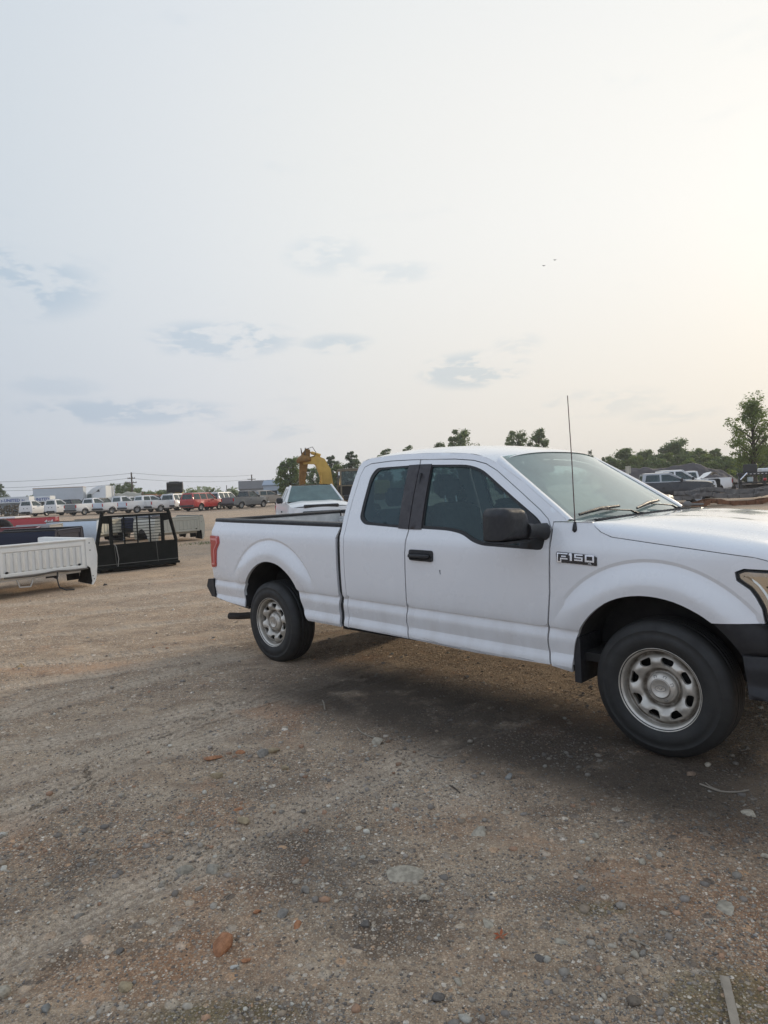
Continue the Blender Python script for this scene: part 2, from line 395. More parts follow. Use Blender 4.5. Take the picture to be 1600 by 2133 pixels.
GM = bpy.data.materials.new('dirt_and_gravel'); GM.use_nodes = True; t = NT(GM.node_tree); b = t.n['Principled BSDF']
oc = t.add('ShaderNodeTexCoord').outputs['Object']; sp = t.sep(oc)
rv = t.vmath('LENGTH', oc)                          # distance fade of the finest relief only
n1 = t.noise(oc, .55, 5, .6, .4); n2 = t.noise(oc, 2.3, 5, .62, .3); n3 = t.noise(oc, 9, 4, .6); n4 = t.noise(t.mapping(oc, scale=(1, 2.6, 1), rot=(0, 0, .6)), .30, 5, .65)
fineN = t.noise(oc, 70, 3, .7); grit = t.noise(oc, 190, 2, .6)
streak = t.noise(t.mapping(oc, scale=(1.0, 3.6, 1), rot=(0, 0, -.80)), 1.6, 6, .65, .3)
base = t.mix(t.mr(n2, .34, .64), (.195, .146, .103, 1), (.36, .285, .205, 1))
base = t.mix(t.mr(streak, .40, .62, 0., .6), base, (.41, .335, .245, 1))
base = t.mix(t.mr(n1, .52, .70, 0., .55), base, (.43, .355, .265, 1))        # pale dried dirt
base = t.mix(t.mr(t.noise(oc, 1.4, 7, .72, .6), .54, .68, 0., .80), base, (.118, .092, .068, 1))   # damp dark spots
base = t.mix(t.mr(t.noise(t.mapping(oc, loc=(7, 3, 0)), .9, 6, .68), .53, .70, 0., .60), base, (.34, .180, .095, 1))  # reddish soil
base = t.mix(t.mr(n3, .40, .62, 0., .30), base, (.15, .115, .085, 1))
# warmer sandy lot away from the parking spot
far = t.mr(sp[1], 6.5, 13., 0., .6); base = t.mix(far, base, t.mix(t.mr(n4, .38, .62), (.43, .325, .225, 1), (.31, .255, .20, 1)))
base = t.mix(t.mr(n2, .50, .66, 0., .35), base, t.mix(1., base, (.62, .60, .60, 1), 'MULTIPLY'))
tat = t.add('ShaderNodeAttribute'); tat.attribute_name = 'track'; tsp = t.sep(tat.outputs['Vector']); trk = tsp[0]
lanes = t.math('SINE', t.math('MULTIPLY', t.math('ADD', tsp[1], t.math('MULTIPLY', n3, .012)), 2 * PI / .048))
lugs = t.math('SINE', t.math('ADD', t.math('MULTIPLY', tsp[2], 2 * PI / .055), t.math('MULTIPLY', t.math('ABSOLUTE', tsp[1]), 38.)))
tread = t.math('MULTIPLY', t.mr(t.math('ADD', t.math('MULTIPLY', lanes, .7), t.math('MULTIPLY', lugs, .45)), -.5, .6), t.math('MULTIPLY', trk, t.mr(n2, .30, .58, .2, 1.)))
base = t.mix(t.math('MULTIPLY', trk, t.mr(n2, .25, .6, .35, .75)), base, (.42, .36, .285, 1))   # compacted, dusty wheel tracks
base = t.mix(t.math('MULTIPLY', t.math('SUBTRACT', t.math('MULTIPLY', trk, t.mr(n2, .30, .58, .2, 1.)), tread, clamp=True) if False else t.math('SUBTRACT', t.math('MULTIPLY', trk, t.mr(n2, .30, .58, .2, 1.)), tread), .50), base, (.135, .108, .083, 1))
# drifts and stains where the photograph has them: dark gravel, rusty soil, pale dust, moss (x, y, radii on the ground, colour, strength)
wob = t.noise(oc, 4.5, 6, .7, .8)
def gpt(u, v):
    q = CR * ((u - 800) / FPX) + CU * ((1066.5 - v) / FPX) + CF; k = -CAM_Z / q.z; return q.x * k, q.y * k
_dk, _ru, _pa, _mo = (.085, .070, .055, 1), (.34, .165, .075, 1), (.40, .345, .27, 1), (.11, .105, .045, 1)
for (u, v, rx, ry, cc, am) in ((640, 1785, .42, .34, _dk, .85), (820, 1905, .30, .22, _dk, .6), (790, 1478, .40, .22, _dk, .6), (1120, 1560, .55, .30, _dk, .5), (160, 1815, .18, .12, _dk, .7), (1220, 1870, .22, .14, _dk, .55), (560, 1640, .35, .14, _dk, .4), (1060, 1480, .7, .3, _dk, .6),
                               (450, 1985, .30, .15, _ru, .30), (585, 1480, .38, .18, _ru, .40), (230, 2030, .30, .14, _ru, .35), (1400, 1840, .45, .25, _ru, .30), (1500, 1740, .35, .2, _ru, .35), (140, 1395, .9, .25, _ru, .35), (1590, 1960, .25, .3, _ru, .40), (930, 1700, .3, .2, _ru, .25),
                               (880, 1650, .45, .30, _pa, .6), (460, 1800, .30, .18, _pa, .5), (300, 1560, .8, .2, _pa, .5), (1000, 1400, .5, .4, _pa, .35), (760, 1760, .25, .15, _pa, .4), (200, 1660, .6, .14, _pa, .5), (870, 1830, .28, .10, _pa, .6),
                               (1540, 2090, .25, .18, _mo, .7), (1250, 1890, .12, .05, _mo, .6), (480, 2110, .25, .07, _mo, .6)):
    gx_, gy_ = gpt(u, v); ee = t.math('ADD', t.math('POWER', t.math('DIVIDE', t.math('SUBTRACT', sp[0], gx_), rx), 2.), t.math('POWER', t.math('DIVIDE', t.math('SUBTRACT', sp[1], gy_), ry), 2.))
    ff = t.math('MULTIPLY', t.mr(t.math('ADD', ee, t.math('MULTIPLY', wob, 2.4)), 1.15, 2.6, am, 0.), t.mr(fineN, .3, .6, .6, 1.)); base = t.mix(ff, base, cc)
# loose stones: three sizes of cells
def stones(scale, dens, cols, lo):
    vc = t.add('ShaderNodeTexVoronoi'); t.put(vc.inputs['Vector'], oc); vc.inputs['Scale'].default_value = scale
    cs = t.sep(vc.outputs['Color']); on = t.math('GREATER_THAN', cs[0], 1 - dens); mask = t.math('MULTIPLY', t.mr(vc.outputs['Distance'], .34, .50, 1., 0.), on)
    col = t.ramp(cs[1], cols); hgt = t.math('MULTIPLY', t.mr(vc.outputs['Distance'], 0., .50, 1., 0.), on); return mask, col, hgt, on
sc_cols = [(0, (.085, .07, .058)), (.25, (.17, .145, .12)), (.5, (.29, .25, .205)), (.72, (.40, .345, .27)), (.82, (.42, .26, .15)), (.92, (.52, .47, .39)), (1, (.64, .60, .53))]
m1, c1, h1, o1 = stones(105, .82, sc_cols, 0); m2, c2, h2, o2 = stones(48, .42, sc_cols, 0); m3, c3, h3, o3 = stones(19, .13, sc_cols, 0)
gm = t.math('MULTIPLY', t.mr(t.noise(oc, 1.1, 6, .68, .5), .36, .56, .35, 1.), t.math('SUBTRACT', 1., t.math('MULTIPLY', trk, .6)))       # gravel lies in drifts
dk = t.mix(1., base, (.42, .38, .35, 1), 'MULTIPLY')              # soil in the gaps between stones, darkened to paint in crevice shade
base = t.mix(t.math('MULTIPLY', t.math('MULTIPLY', t.math('SUBTRACT', 1., m1), o1), t.math('MULTIPLY', gm, .55)), base, dk)
base = t.mix(t.mr(grit, .42, .60, 0., .50), base, dk)
base = t.mix(t.math('MULTIPLY', m1, t.math('MULTIPLY', gm, .70)), base, c1)
base = t.mix(t.math('MULTIPLY', m2, t.math('MULTIPLY', gm, .85)), base, c2); base = t.mix(t.math('MULTIPLY', m3, t.math('MULTIPLY', gm, .85)), base, c3)
# ground darkened along the near side of the truck
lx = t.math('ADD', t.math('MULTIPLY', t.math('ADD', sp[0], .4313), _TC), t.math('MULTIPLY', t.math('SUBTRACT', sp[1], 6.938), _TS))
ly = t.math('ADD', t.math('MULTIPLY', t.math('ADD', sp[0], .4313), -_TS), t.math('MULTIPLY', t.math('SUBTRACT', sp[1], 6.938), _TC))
dark_band = t.math('MULTIPLY', t.mr(t.math('ABSOLUTE', t.math('SUBTRACT', lx, 2.55)), 1.3, 2.6, 1., 0.), t.mr(t.math('ABSOLUTE', t.math('ADD', ly, 1.15)), .25, .85, 1., 0.))
dark_band = t.math('MULTIPLY', dark_band, t.mr(n2, .28, .50, .45, 1.))
base = t.mix(t.math('MULTIPLY', dark_band, .90), base, (.030, .024, .019, 1))
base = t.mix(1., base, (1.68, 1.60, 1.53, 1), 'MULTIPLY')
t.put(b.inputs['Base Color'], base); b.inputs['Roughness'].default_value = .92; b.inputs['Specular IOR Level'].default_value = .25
hh = t.math('ADD', t.math('MULTIPLY', h1, .35), t.math('ADD', t.math('MULTIPLY', h2, .8), t.math('MULTIPLY', h3, 1.6)))
hh = t.math('ADD', hh, t.math('MULTIPLY', tread, 1.2)); hh = t.math('ADD', t.math('MULTIPLY', hh, gm), t.math('MULTIPLY', fineN, .9)); hh = t.math('ADD', hh, t.math('MULTIPLY', n3, 1.2))
t.put(b.inputs['Normal'], t.bump(hh, 1., .016))
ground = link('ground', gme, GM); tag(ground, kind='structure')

# loose gravel: small stones, one mass
def pebbles(name, N, dmin, dmax, s0, s1, cols, seed, arc=(-.56, .60), octa=False):
    r = np.random.default_rng(seed)
    bmi = bmesh.new(); bmesh.ops.create_icosphere(bmi, subdivisions=1, radius=1); bmi.verts.ensure_lookup_table()
    bv = np.array([v.co[:] for v in bmi.verts]); bf = np.array([[v.index for v in f.verts] for f in bmi.faces]); bmi.free()
    if octa: bv = np.array([(1, 0, -.2), (0, 1, .1), (-1, 0, .15), (0, -1, -.1), (.1, .1, .9), (0, 0, -.9)], float); bf = np.array([(0, 1, 4), (1, 2, 4), (2, 3, 4), (3, 0, 4), (1, 0, 5), (2, 1, 5), (3, 2, 5), (0, 3, 5)])
    D = 1 / (1 / dmin - r.random(N) * (1 / dmin - 1 / dmax)); A = np.tan(arc[0] * 1.08) + (np.tan(arc[1] * 1.08) - np.tan(arc[0] * 1.08)) * r.random(N)
    X = D * A; Y = D
    dens = .5 + .5 * vnoise(X, Y, .9, 21) + .35 * vnoise(X, Y, 3.1, 22); keep = r.random(N) < np.clip(dens * 1.15, .12, 1); lx, ly = tloc(X, Y)
    for cx in (0, 3.683):
        keep &= ~((np.abs(lx - cx) < .22) & (np.abs(np.abs(ly) - .857) < .17))
    X = X[keep]; Y = Y[keep]; D = D[keep]; N = len(X)
    s = (s0 + (s1 - s0) * r.random(N) ** 3.2) * (.75 + .25 * np.sqrt(D / dmin)); Z = ground_h(X, Y)
    V = bv[None] * (1 + r.uniform(-.22, .22, (N, len(bv), 1))); V = V * (s[:, None, None] * np.stack([r.uniform(.8, 1.4, N), r.uniform(.7, 1.1, N), r.uniform(.45, .8, N)], 1)[:, None])
    an = r.uniform(0, 2 * PI, N); c, sn = np.cos(an)[:, None], np.sin(an)[:, None]; x = V[..., 0] * c - V[..., 1] * sn; y = V[..., 0] * sn + V[..., 1] * c
    V = np.stack([x + X[:, None], y + Y[:, None], V[..., 2] + (Z + s * .12)[:, None]], -1).reshape(-1, 3)
    F = (bf[None] + (np.arange(N) * len(bv))[:, None, None]).reshape(-1, 3); me = np_mesh(name, V, F, 3)
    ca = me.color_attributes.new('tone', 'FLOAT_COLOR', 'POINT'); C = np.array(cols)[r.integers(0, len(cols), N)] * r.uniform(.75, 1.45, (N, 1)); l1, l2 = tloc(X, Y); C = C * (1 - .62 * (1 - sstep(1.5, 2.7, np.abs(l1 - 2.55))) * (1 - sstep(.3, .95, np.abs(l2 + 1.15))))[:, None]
    ca.data.foreach_set('color', np.repeat(np.concatenate([C, np.ones((N, 1))], 1), len(bv), 0).astype(np.float32).ravel()); return me
PM = bpy.data.materials.new('loose_stone'); PM.use_nodes = True; t = NT(PM.node_tree); b = t.n['Principled BSDF']; at = t.add('ShaderNodeAttribute'); at.attribute_name = 'tone'
oc = t.add('ShaderNodeTexCoord').outputs['Object']; t.put(b.inputs['Base Color'], t.mix(t.mr(t.noise(oc, 90, 3, .6), .3, .7, 0., .4), at.outputs[0], (.12, .105, .09, 1))); b.inputs['Roughness'].default_value = .9
greys = [(.25, .215, .175), (.32, .275, .22), (.19, .16, .13), (.38, .32, .245), (.30, .225, .155), (.46, .40, .32), (.23, .21, .19), (.36, .24, .15), (.13, .11, .09), (.22, .19, .16)]
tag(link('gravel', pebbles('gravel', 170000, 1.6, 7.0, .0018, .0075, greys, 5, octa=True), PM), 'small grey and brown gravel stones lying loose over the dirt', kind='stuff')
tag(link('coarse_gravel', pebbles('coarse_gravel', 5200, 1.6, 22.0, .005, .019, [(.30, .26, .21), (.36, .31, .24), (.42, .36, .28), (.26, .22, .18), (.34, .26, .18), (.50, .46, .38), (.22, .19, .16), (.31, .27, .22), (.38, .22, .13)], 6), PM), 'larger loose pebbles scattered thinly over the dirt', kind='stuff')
# ---------------------------------------------------------------- the white extended-cab pickup in front
WHITE = mat('white_paint', (.80, .80, .80), .26, coat=1., noise=.05, nscale=3, dirt=((.34, .27, .20), .42, .95, .34))
BLACKP = mat('black_plastic', (.022, .022, .024), .5, noise=.25, nscale=30, bump=.25, bscale=400)
BLACKG = mat('black_gloss', (.012, .012, .014), .12, coat=.5)
APPL = mat('pillar_vinyl', (.040, .034, .036), .42, noise=.5, nscale=25)
RUB = mat('tyre_rubber', (.020, .020, .019), .62, dirt=((.085, .072, .058), -3., 3., .22), noise=.4, nscale=9, bump=.3, bscale=120)
SEAL = mat('rubber_seal', (.012, .012, .012), .55)
STEEL = mat('silver_wheel', (.66, .61, .53), .36, metal=.45, noise=.45, nscale=16)
# brake dust and road grime settled in the wheel's grooves
t = NT(STEEL.node_tree); b = t.n['Principled BSDF']; prev = b.inputs['Base Color'].links[0].from_socket; o3 = t.sep(t.add('ShaderNodeTexCoord').outputs['Object'])
rr_ = t.math('SQRT', t.math('ADD', t.math('POWER', o3[0], 2.), t.math('POWER', o3[1], 2.)))
g1 = t.mr(t.math('ABSOLUTE', t.math('SUBTRACT', rr_, .101)), .004, .020, 1., 0.); g2 = t.mr(t.math('ABSOLUTE', t.math('SUBTRACT', rr_, .199)), .004, .017, 1., 0.); g3 = t.mr(t.math('ABSOLUTE', t.math('SUBTRACT', rr_, .054)), .001, .005, .8, 0.)
gr_ = t.math('MULTIPLY', t.math('MAXIMUM', t.math('MAXIMUM', g1, g2), g3), t.mr(t.noise(t.add('ShaderNodeTexCoord').outputs['Object'], 22, 5, .65), .25, .65, .45, .95))
t.put(b.inputs['Base Color'], t.mix(gr_, prev, (.10, .078, .055, 1)))
CHROME = mat('chrome', (.80, .82, .85), .08, metal=1.)
UNDER = mat('underbody', (.022, .020, .018), .85, noise=.3)
LINER = mat('wheel_liner', (.035, .032, .030), .85, noise=.5, nscale=6)
SEATM = mat('grey_seat_cloth', (.075, .080, .085), .85, noise=.25, nscale=20)
DASH = mat('dash_plastic', (.05, .052, .055), .6, noise=.2)
REDL = mat('red_lens', (.42, .008, .012), .12, coat=1.)
REDLT = mat('pale_red_lens', (.72, .22, .22), .2, coat=1.)
G_REAR = glass_mat('dark_side_glass', (.24, .34, .36), 1.0, haze=.16, hc=(.20, .34, .38))
G_SIDE = glass_mat('side_glass', (.42, .54, .54), 1.0, haze=.13, hc=(.22, .36, .38))
G_WS = glass_mat('windshield_glass', (.62, .78, .74), 1.7, rough=.05, haze=.34, hc=(.58, .70, .64))
BEDW = mat('worn_white_bed', (.66, .66, .65), .5, noise=.35, nscale=7, dirt=((.25, .2, .16), .7, 1.1, .6))

_ZS = [.36, .40, .43, .455, .49, .53, .585, .62, .6905, .6925, .72, .80, .95, 1.10, 1.195, 1.25, 1.32, 1.40, 1.5, 1.7, 1.84, 1.92]
_YS = [.94, .965, .995, 1.008, 1.004, .988, .995, .9985, .982, .996, 1.0, 1.002, 1.001, .997, .991, .968, .945, .915, .875, .785, .715, .66]
_zt = np.arange(.34, 1.96, .002); _yt = np.interp(_zt, _ZS, _YS)
_k = np.exp(-.5 * (np.arange(-12, 13) * .002 / .006) ** 2); _k /= _k.sum()
def _sm(a): return np.convolve(np.pad(a, 12, mode='edge'), _k, 'valid')
_lo = _zt < .6915; _yt[_lo] = _sm(_yt[_lo]); _yt[~_lo] = _sm(_yt[~_lo])
def sst(a, b, x): t = np.clip((x - a) / (b - a), 0, 1); return t * t * (3 - 2 * t)
def ZR(x, z): return z + .02 * x - .035
def S(x, z):
    x = np.asarray(x, float); z = np.asarray(z, float); zr = ZR(x, z)
    y = np.interp(zr, _zt, _yt)
    y = y - np.clip((x - 3.95) / .65, 0, 2) ** 2 * .16 - np.clip((-.6 - x) / .5, 0, 2) ** 2 * .035
    for cx, cz, ro, ri, amp in ((.05, .45, .715, .575, .030), (3.66, .42, .675, .545, .034)):
        rr = np.hypot(x - cx, z - cz); lift = np.clip((ro - rr) / (ro - ri), 0, 1)
        f = sst(.60, .90, zr)
        dip = np.interp(rr, [ro - .001, ro + .022, ro + .10], [-.009, 0., 0.]) * (rr < ro + .022)
        y = y + f * (np.where(rr < ro, -.009 + (amp + .006) * np.sin(lift * PI / 2) ** 1.15, dip) - .012 * np.clip((ri - rr) / .08, 0, 1))
    return y
_rows = np.array([.415, .43, .445, .46, .475, .49, .505, .52, .535, .55, .57, .59, .605, .62, .64, .66, .678, .6903, .6927, .71, .74] + list(np.arange(.77, 1.15, .035)) + list(np.arange(1.16, 1.9, .03)))
_rowf = lambda X, Z: Z - .02 * X + .035
PIV = Vector((-.4313, 6.938, 0)); YAW = -.78042; SLP = .0063
_ex = []
for _cx, _cz, _ro, _ri in ((.05, .45, .715, .575), (3.66, .42, .675, .545)):
    for _r in (_ro + .022, _ro + .002, _ro - .012, _ro - .035, _ri + .03, _ri, _ri - .03):
        _ex += [p_ for p_ in [(_cx + _r * math.cos(a), _cz + _r * math.sin(a)) for a in np.linspace(.15, PI - .15, int(_r * 2.9 / .024))] if p_[1] > .84]
truck = empty('pickup_truck', PIV, rot=(0, -SLP, YAW), cat='pickup truck',
              label='large white extended-cab pickup truck filling the foreground, black mirror, silver steel wheels')
def TS(name, outline, m, **kw):
    kw.setdefault('rows', _rows); kw.setdefault('rowf', _rowf); return surf_panel(name, outline, S, m, truck, **kw)

ARCH_R = [(-.395, .50), (-.41, .66), (-.35, .775), (-.23, .88), (-.10, .945), (.04, .968), (.21, .94), (.35, .86), (.43, .77), (.49, .65), (.54, .53), (.59, .46)]
ARCH_F = [(3.165, .405), (3.175, .53), (3.21, .65), (3.29, .76), (3.40, .85), (3.52, .898), (3.66, .912), (3.80, .890), (3.92, .84), (3.99, .795)]
bed_out = smooth_path(ARCH_R, 3) + [(1.026, .452), (1.008, .60), (1.018, .70), (1.008, .95), (1.006, 1.20), (1.040, 1.302), (-.97, 1.357), (-1.005, 1.25), (-1.02, 1.13), (-1.02, .90), (-1.0, .74), (-.962, .553), (-.70, .525)]
DOOR_O = [(1.13, .457), (1.118, .70), (1.105, .94), (1.105, 1.22), (1.115, 1.50), (1.128, 1.72), (1.15, 1.79), (1.22, 1.815), (1.45, 1.822), (1.69, 1.815), (2.12, 1.790), (2.30, 1.768), (2.42, 1.735), (2.53, 1.68), (2.78, 1.51), (2.93, 1.405), (3.00, 1.345), (3.03, 1.28), (3.036, 1.14), (3.030, .89), (3.005, .66), (3.0, .55), (3.02, .424), (2.43, .418), (1.81, .442)]
REAR_D = [(1.13, .457), (1.118, .70), (1.105, .94), (1.105, 1.22), (1.115, 1.50), (1.128, 1.72), (1.15, 1.79), (1.22, 1.815), (1.45, 1.822), (1.69, 1.815), (1.775, 1.81), (1.785, 1.73), (1.822, 1.28), (1.80, 1.1), (1.798, .69), (1.783, .57), (1.81, .442)]
FRONT_D = [(1.775, 1.81), (2.12, 1.790), (2.30, 1.768), (2.42, 1.735), (2.53, 1.68), (2.78, 1.51), (2.93, 1.405), (3.00, 1.345), (3.03, 1.28), (3.036, 1.14), (3.030, .89), (3.005, .66), (3.0, .55), (3.02, .424), (2.43, .418), (1.81, .442), (1.783, .57), (1.798, .69), (1.80, 1.1), (1.822, 1.28), (1.785, 1.73)]
RWH = rounded([(1.70, 1.768), (1.30, 1.772), (1.255, 1.70), (1.252, 1.36), (1.32, 1.312), (1.74, 1.285)], [.01, .05, .12, .08, .10, .01])
RWG = rounded([(1.675, 1.750), (1.335, 1.754), (1.282, 1.67), (1.280, 1.38), (1.34, 1.332), (1.72, 1.306)], [.01, .05, .12, .08, .10, .01])
FWH = rounded([(1.885, 1.760), (2.26, 1.737), (2.40, 1.695), (2.67, 1.515), (2.93, 1.345), (2.992, 1.27), (2.992, 1.148), (2.52, 1.168), (2.43, 1.192), (2.33, 1.245), (2.20, 1.268), (1.93, 1.280)], [.01, .2, .1, .2, .06, .06, .04, .06, .06, .06, .08, .01])
FWG = rounded([(1.915, 1.742), (2.26, 1.718), (2.385, 1.678), (2.67, 1.492), (2.85, 1.375), (2.85, 1.172), (2.53, 1.190), (2.445, 1.212), (2.345, 1.265), (2.21, 1.290), (1.96, 1.302)], [.01, .2, .1, .2, .02, .02, .06, .06, .06, .08, .01])
FEND = [(3.160, .402)] + smooth_path(ARCH_F, 3)[1:] + [(4.09, .802), (4.225, .808), (4.215, .88), (4.19, .935), (4.165, .975), (4.105, 1.02), (4.098, 1.065), (4.14, 1.083), (4.45, 1.070), (4.50, 1.055), (4.50, 1.085), (4.30, 1.105), (4.19, 1.138), (3.98, 1.165), (3.69, 1.200), (3.43, 1.233), (3.36, 1.262), (3.325, 1.29), (3.30, 1.322), (3.042, 1.322), (3.042, 1.14), (3.036, .89), (3.011, .66), (3.006, .55), (3.026, .424)]
CABF_OUT = [(1.078, .468), (1.070, .70), (1.062, .95), (1.060, 1.40), (1.064, 1.62), (1.078, 1.79), (1.11, 1.838), (1.20, 1.858), (1.45, 1.866), (1.67, 1.862), (1.95, 1.848), (2.24, 1.820), (2.37, 1.79), (2.51, 1.735), (2.77, 1.582), (3.10, 1.358), (3.13, 1.328), (3.036, 1.328)]
CABF_IN = [(3.036, 1.28)] + [DOOR_O[i] for i in range(16, -1, -1)]

for sd in (-1, 1):
    TS('bed_side', bed_out, WHITE, side=sd, d=.026, flange=.03, extra=_ex, sharp=R(16))
    cf = TS('cab_frame', CABF_OUT + CABF_IN, WHITE, side=sd, d=.03, flange=.03)
    rd = TS('rear_door', inset(REAR_D, .006), WHITE, side=sd, holes=[RWH], d=.028, flange=.02, sharp=R(16))
    fd = TS('front_door', inset(FRONT_D, .006), WHITE, side=sd, holes=[FWH], d=.028, flange=.02, sharp=R(16), extra=_ex)
    fe = TS('front_fender', FEND, WHITE, side=sd, d=.026, flange=.03, extra=_ex, sharp=R(16))
    for nm, par, ho, gl, gm in (('window_seal', rd, RWH, RWG, G_REAR), ('window_seal', fd, FWH, FWG, G_SIDE)):
        surf_panel(nm, inset(ho, -.002), S, SEAL, par, side=sd, holes=[gl], d=.04, flange=.02, off=-.004, rows=_rows, rowf=_rowf)
        surf_panel('window_glass', inset(gl, -.008), S, gm, par, side=sd, d=.06, flange=0, off=-.014, rows=_rows, rowf=_rowf)
    surf_panel('pillar_trim', [(1.668, 1.772), (1.783, 1.770), (1.818, 1.276), (1.712, 1.283)], S, APPL, rd, side=sd, d=.04, flange=.012, off=.005, rows=_rows, rowf=_rowf)
    surf_panel('pillar_trim', [(1.790, 1.770), (1.905, 1.765), (1.948, 1.274), (1.826, 1.276)], S, APPL, fd, side=sd, d=.04, flange=.012, off=.005, rows=_rows, rowf=_rowf)
    surf_panel('mirror_sail', rounded([(2.835, 1.402), (2.93, 1.335), (2.985, 1.265), (2.985, 1.155), (2.815, 1.162)], [.01, .04, .04, .03, .01]), S, BLACKP, fd, side=sd, d=.04, flange=.012, off=.004, rows=_rows, rowf=_rowf)
    # belt moulding below the glass
    # door handle: recessed cup with a bar
    hd = rounded([(1.85, 1.128), (2.083, 1.122), (2.083, 1.040), (1.85, 1.048)], .02)
    cup = surf_panel('door_handle', hd, S, BLACKP, fd, side=sd, d=.03, flange=.02, off=.010)
    hb = MB(); yb = sd * float(S(1.96, 1.09) + .012); hb.box(1.858, 2.06, min(yb, yb + sd * .026), max(yb, yb + sd * .026), 1.062, 1.100, bev=.012); hb.build('handle_bar', BLACKP, cup)
    # bed rail cap
    rc = MB(); n = 24
    for i in range(n):
        x0 = -.975 + (2.02 * i / n); x1 = -.975 + (2.02 * (i + 1) / n)
        for_ = []
        z0 = 1.357 - (x0 + .97) * .0273; z1 = 1.357 - (x1 + .97) * .0273
        yo0, yo1 = float(S(x0, z0)) + .004, float(S(x1, z1)) + .004
        P = []
        for (xx, zz, yo) in ((x0, z0, yo0), (x1, z1, yo1)):
            P.append([(xx, sd * yo, zz - .012), (xx, sd * yo, zz + .012), (xx, sd * (yo - .012), zz + .024), (xx, sd * .845, zz + .024), (xx, sd * .838, zz + .012), (xx, sd * .838, zz - .02)])
        rc.grid(P, smooth=False, flip=sd > 0)
    for xx, zz in ((-.975, 1.357), (1.045, 1.302)):
        yo = float(S(xx, zz)) + .004
        rc.add([(xx, sd * yo, zz - .012), (xx, sd * yo, zz + .012), (xx, sd * (yo - .012), zz + .024), (xx, sd * .845, zz + .024), (xx, sd * .838, zz + .012), (xx, sd * .838, zz - .02)], [(0, 1, 2, 3, 4, 5)])
    rc.build('bed_rail_cap', BLACKP, truck)
    # inner bed wall with pressed panel, pillar steps
    iw = MB(); iw.box(-.97, 1.03, sd * .80 - .01, sd * .80 + .01, .99, 1.28); iw.box(-.97, 1.03, min(sd * .80, sd * .86), max(sd * .80, sd * .86), 1.278, 1.300)
    iw.box(-.60, .70, min(sd * .775, sd * .79), max(sd * .775, sd * .79), .95, 1.20, bev=.01)
    for xx in (-.93, -.45, .3, .93): iw.box(xx - .03, xx + .03, min(sd * .765, sd * .79), max(sd * .765, sd * .79), .99, 1.27, bev=.01)
    iw.build('bed_inner_wall', BEDW, truck)
    # taillight
    tl = TS('taillight', rounded([(-1.028, 1.205), (-.84, 1.200), (-.822, 1.13), (-.893, 1.055), (-.913, .875), (-1.01, .868), (-1.026, 1.0)], [.01, .02, .03, .03, .02, .01, .05]), REDL, side=sd, d=.03, flange=.05, off=.008)
    surf_panel('light_guide', rounded([(-1.02, 1.178), (-.872, 1.172), (-.858, 1.13), (-.93, 1.055), (-.940, .90), (-1.005, .895), (-1.005, .912), (-.957, .915), (-.948, 1.055), (-.885, 1.125), (-.892, 1.152), (-1.02, 1.158)], .006), S, REDLT, tl, side=sd, d=.03, flange=.004, off=.0125)
    tb = MB(); tb.box(-1.045, -1.0, min(sd * .82, sd * .975), max(sd * .82, sd * .975), .87, 1.205, bev=.012); tb.build('lens_back', REDL, tl)
    # wheel-arch liners
    for nm, arc, x0, x1 in (('wheel_liner', ARCH_R, -.6, .8), ('wheel_liner', ARCH_F + [(4.06, .72), (4.12, .62), (4.15, .50)], 3.0, 4.4)):
        pth = smooth_path(arc, 3); A = []
        for (x, z) in pth:
            yo = float(S(x, z)) - .012; A.append([(x, sd * yo, z), (x + 0, sd * (yo - .05), z + .004), (x, sd * .62, z + .02)])
        lm = MB(); lm.grid(A, smooth=True); xs = [p[0] for p in pth]; cx = (min(xs) + max(xs)) / 2
        lm.poly([(x, sd * .62, z + .02) for x, z in pth]); lm.build(nm, LINER, truck)
    # black side strip under the bed corner + front mud flap
    st = MB(); st.hexa([(-.96, sd * .90, .525), (-.39, sd * .92, .472), (-.39, sd * .965, .472), (-.96, sd * .945, .525), (-.96, sd * .90, .552), (-.39, sd * .92, .500), (-.39, sd * .965, .500), (-.96, sd * .945, .552)])
    st.build('bed_skirt', BLACKP, truck)
    fl = MB(); fl.hexa([(3.172, sd * .72, .34), (3.215, sd * .72, .34), (3.215, sd * .985, .34), (3.172, sd * .985, .34), (3.172, sd * .72, .62), (3.215, sd * .72, .62), (3.215, sd * .985, .62), (3.172, sd * .985, .62)])
    fl.build('mud_flap', BLACKP, truck)
    gp = MB(); P = []  # dark strip added to fill the gap between cab and bed
    for (x, z) in smooth_path([(1.06, .44), (1.045, .60), (1.05, .70), (1.04, .95), (1.04, 1.20), (1.055, 1.30)], 4):
        y = float(S(x, z)); P.append([(x - .045, sd * (y - .050), z), (x - .025, sd * (y - .018), z), (x + .005, sd * (y - .018), z), (x + .036, sd * (y - .050), z)])
    gp.grid(P); gp.build('gap_strip', SEAL, truck)
    sc_ = MB(); sc_.box(1.0, 3.1, min(sd * .78, sd * .95), max(sd * .78, sd * .95), .425, .52); sc_.build('rocker_sill', UNDER, truck)
    # dark inner shell behind the door seams
    sh = MB(); sh.poly([(1.08, sd * .93, .50), (3.06, sd * .93, .45), (3.06, sd * .93, 1.10), (1.08, sd * .93, 1.20)]); sh.build('door_inner', DASH, truck)
    # headlight wrapping round the corner
    hl_o = rounded([(4.235, .812), (4.223, .885), (4.198, .94), (4.172, .98), (4.112, 1.025), (4.106, 1.060), (4.145, 1.076), (4.50, 1.058), (4.50, .84)], .012)
    hl = surf_panel('headlight', hl_o, S, SEAL, truck, side=sd, d=.04, flange=.10, off=-.003, holes=[inset(hl_o, .010)])
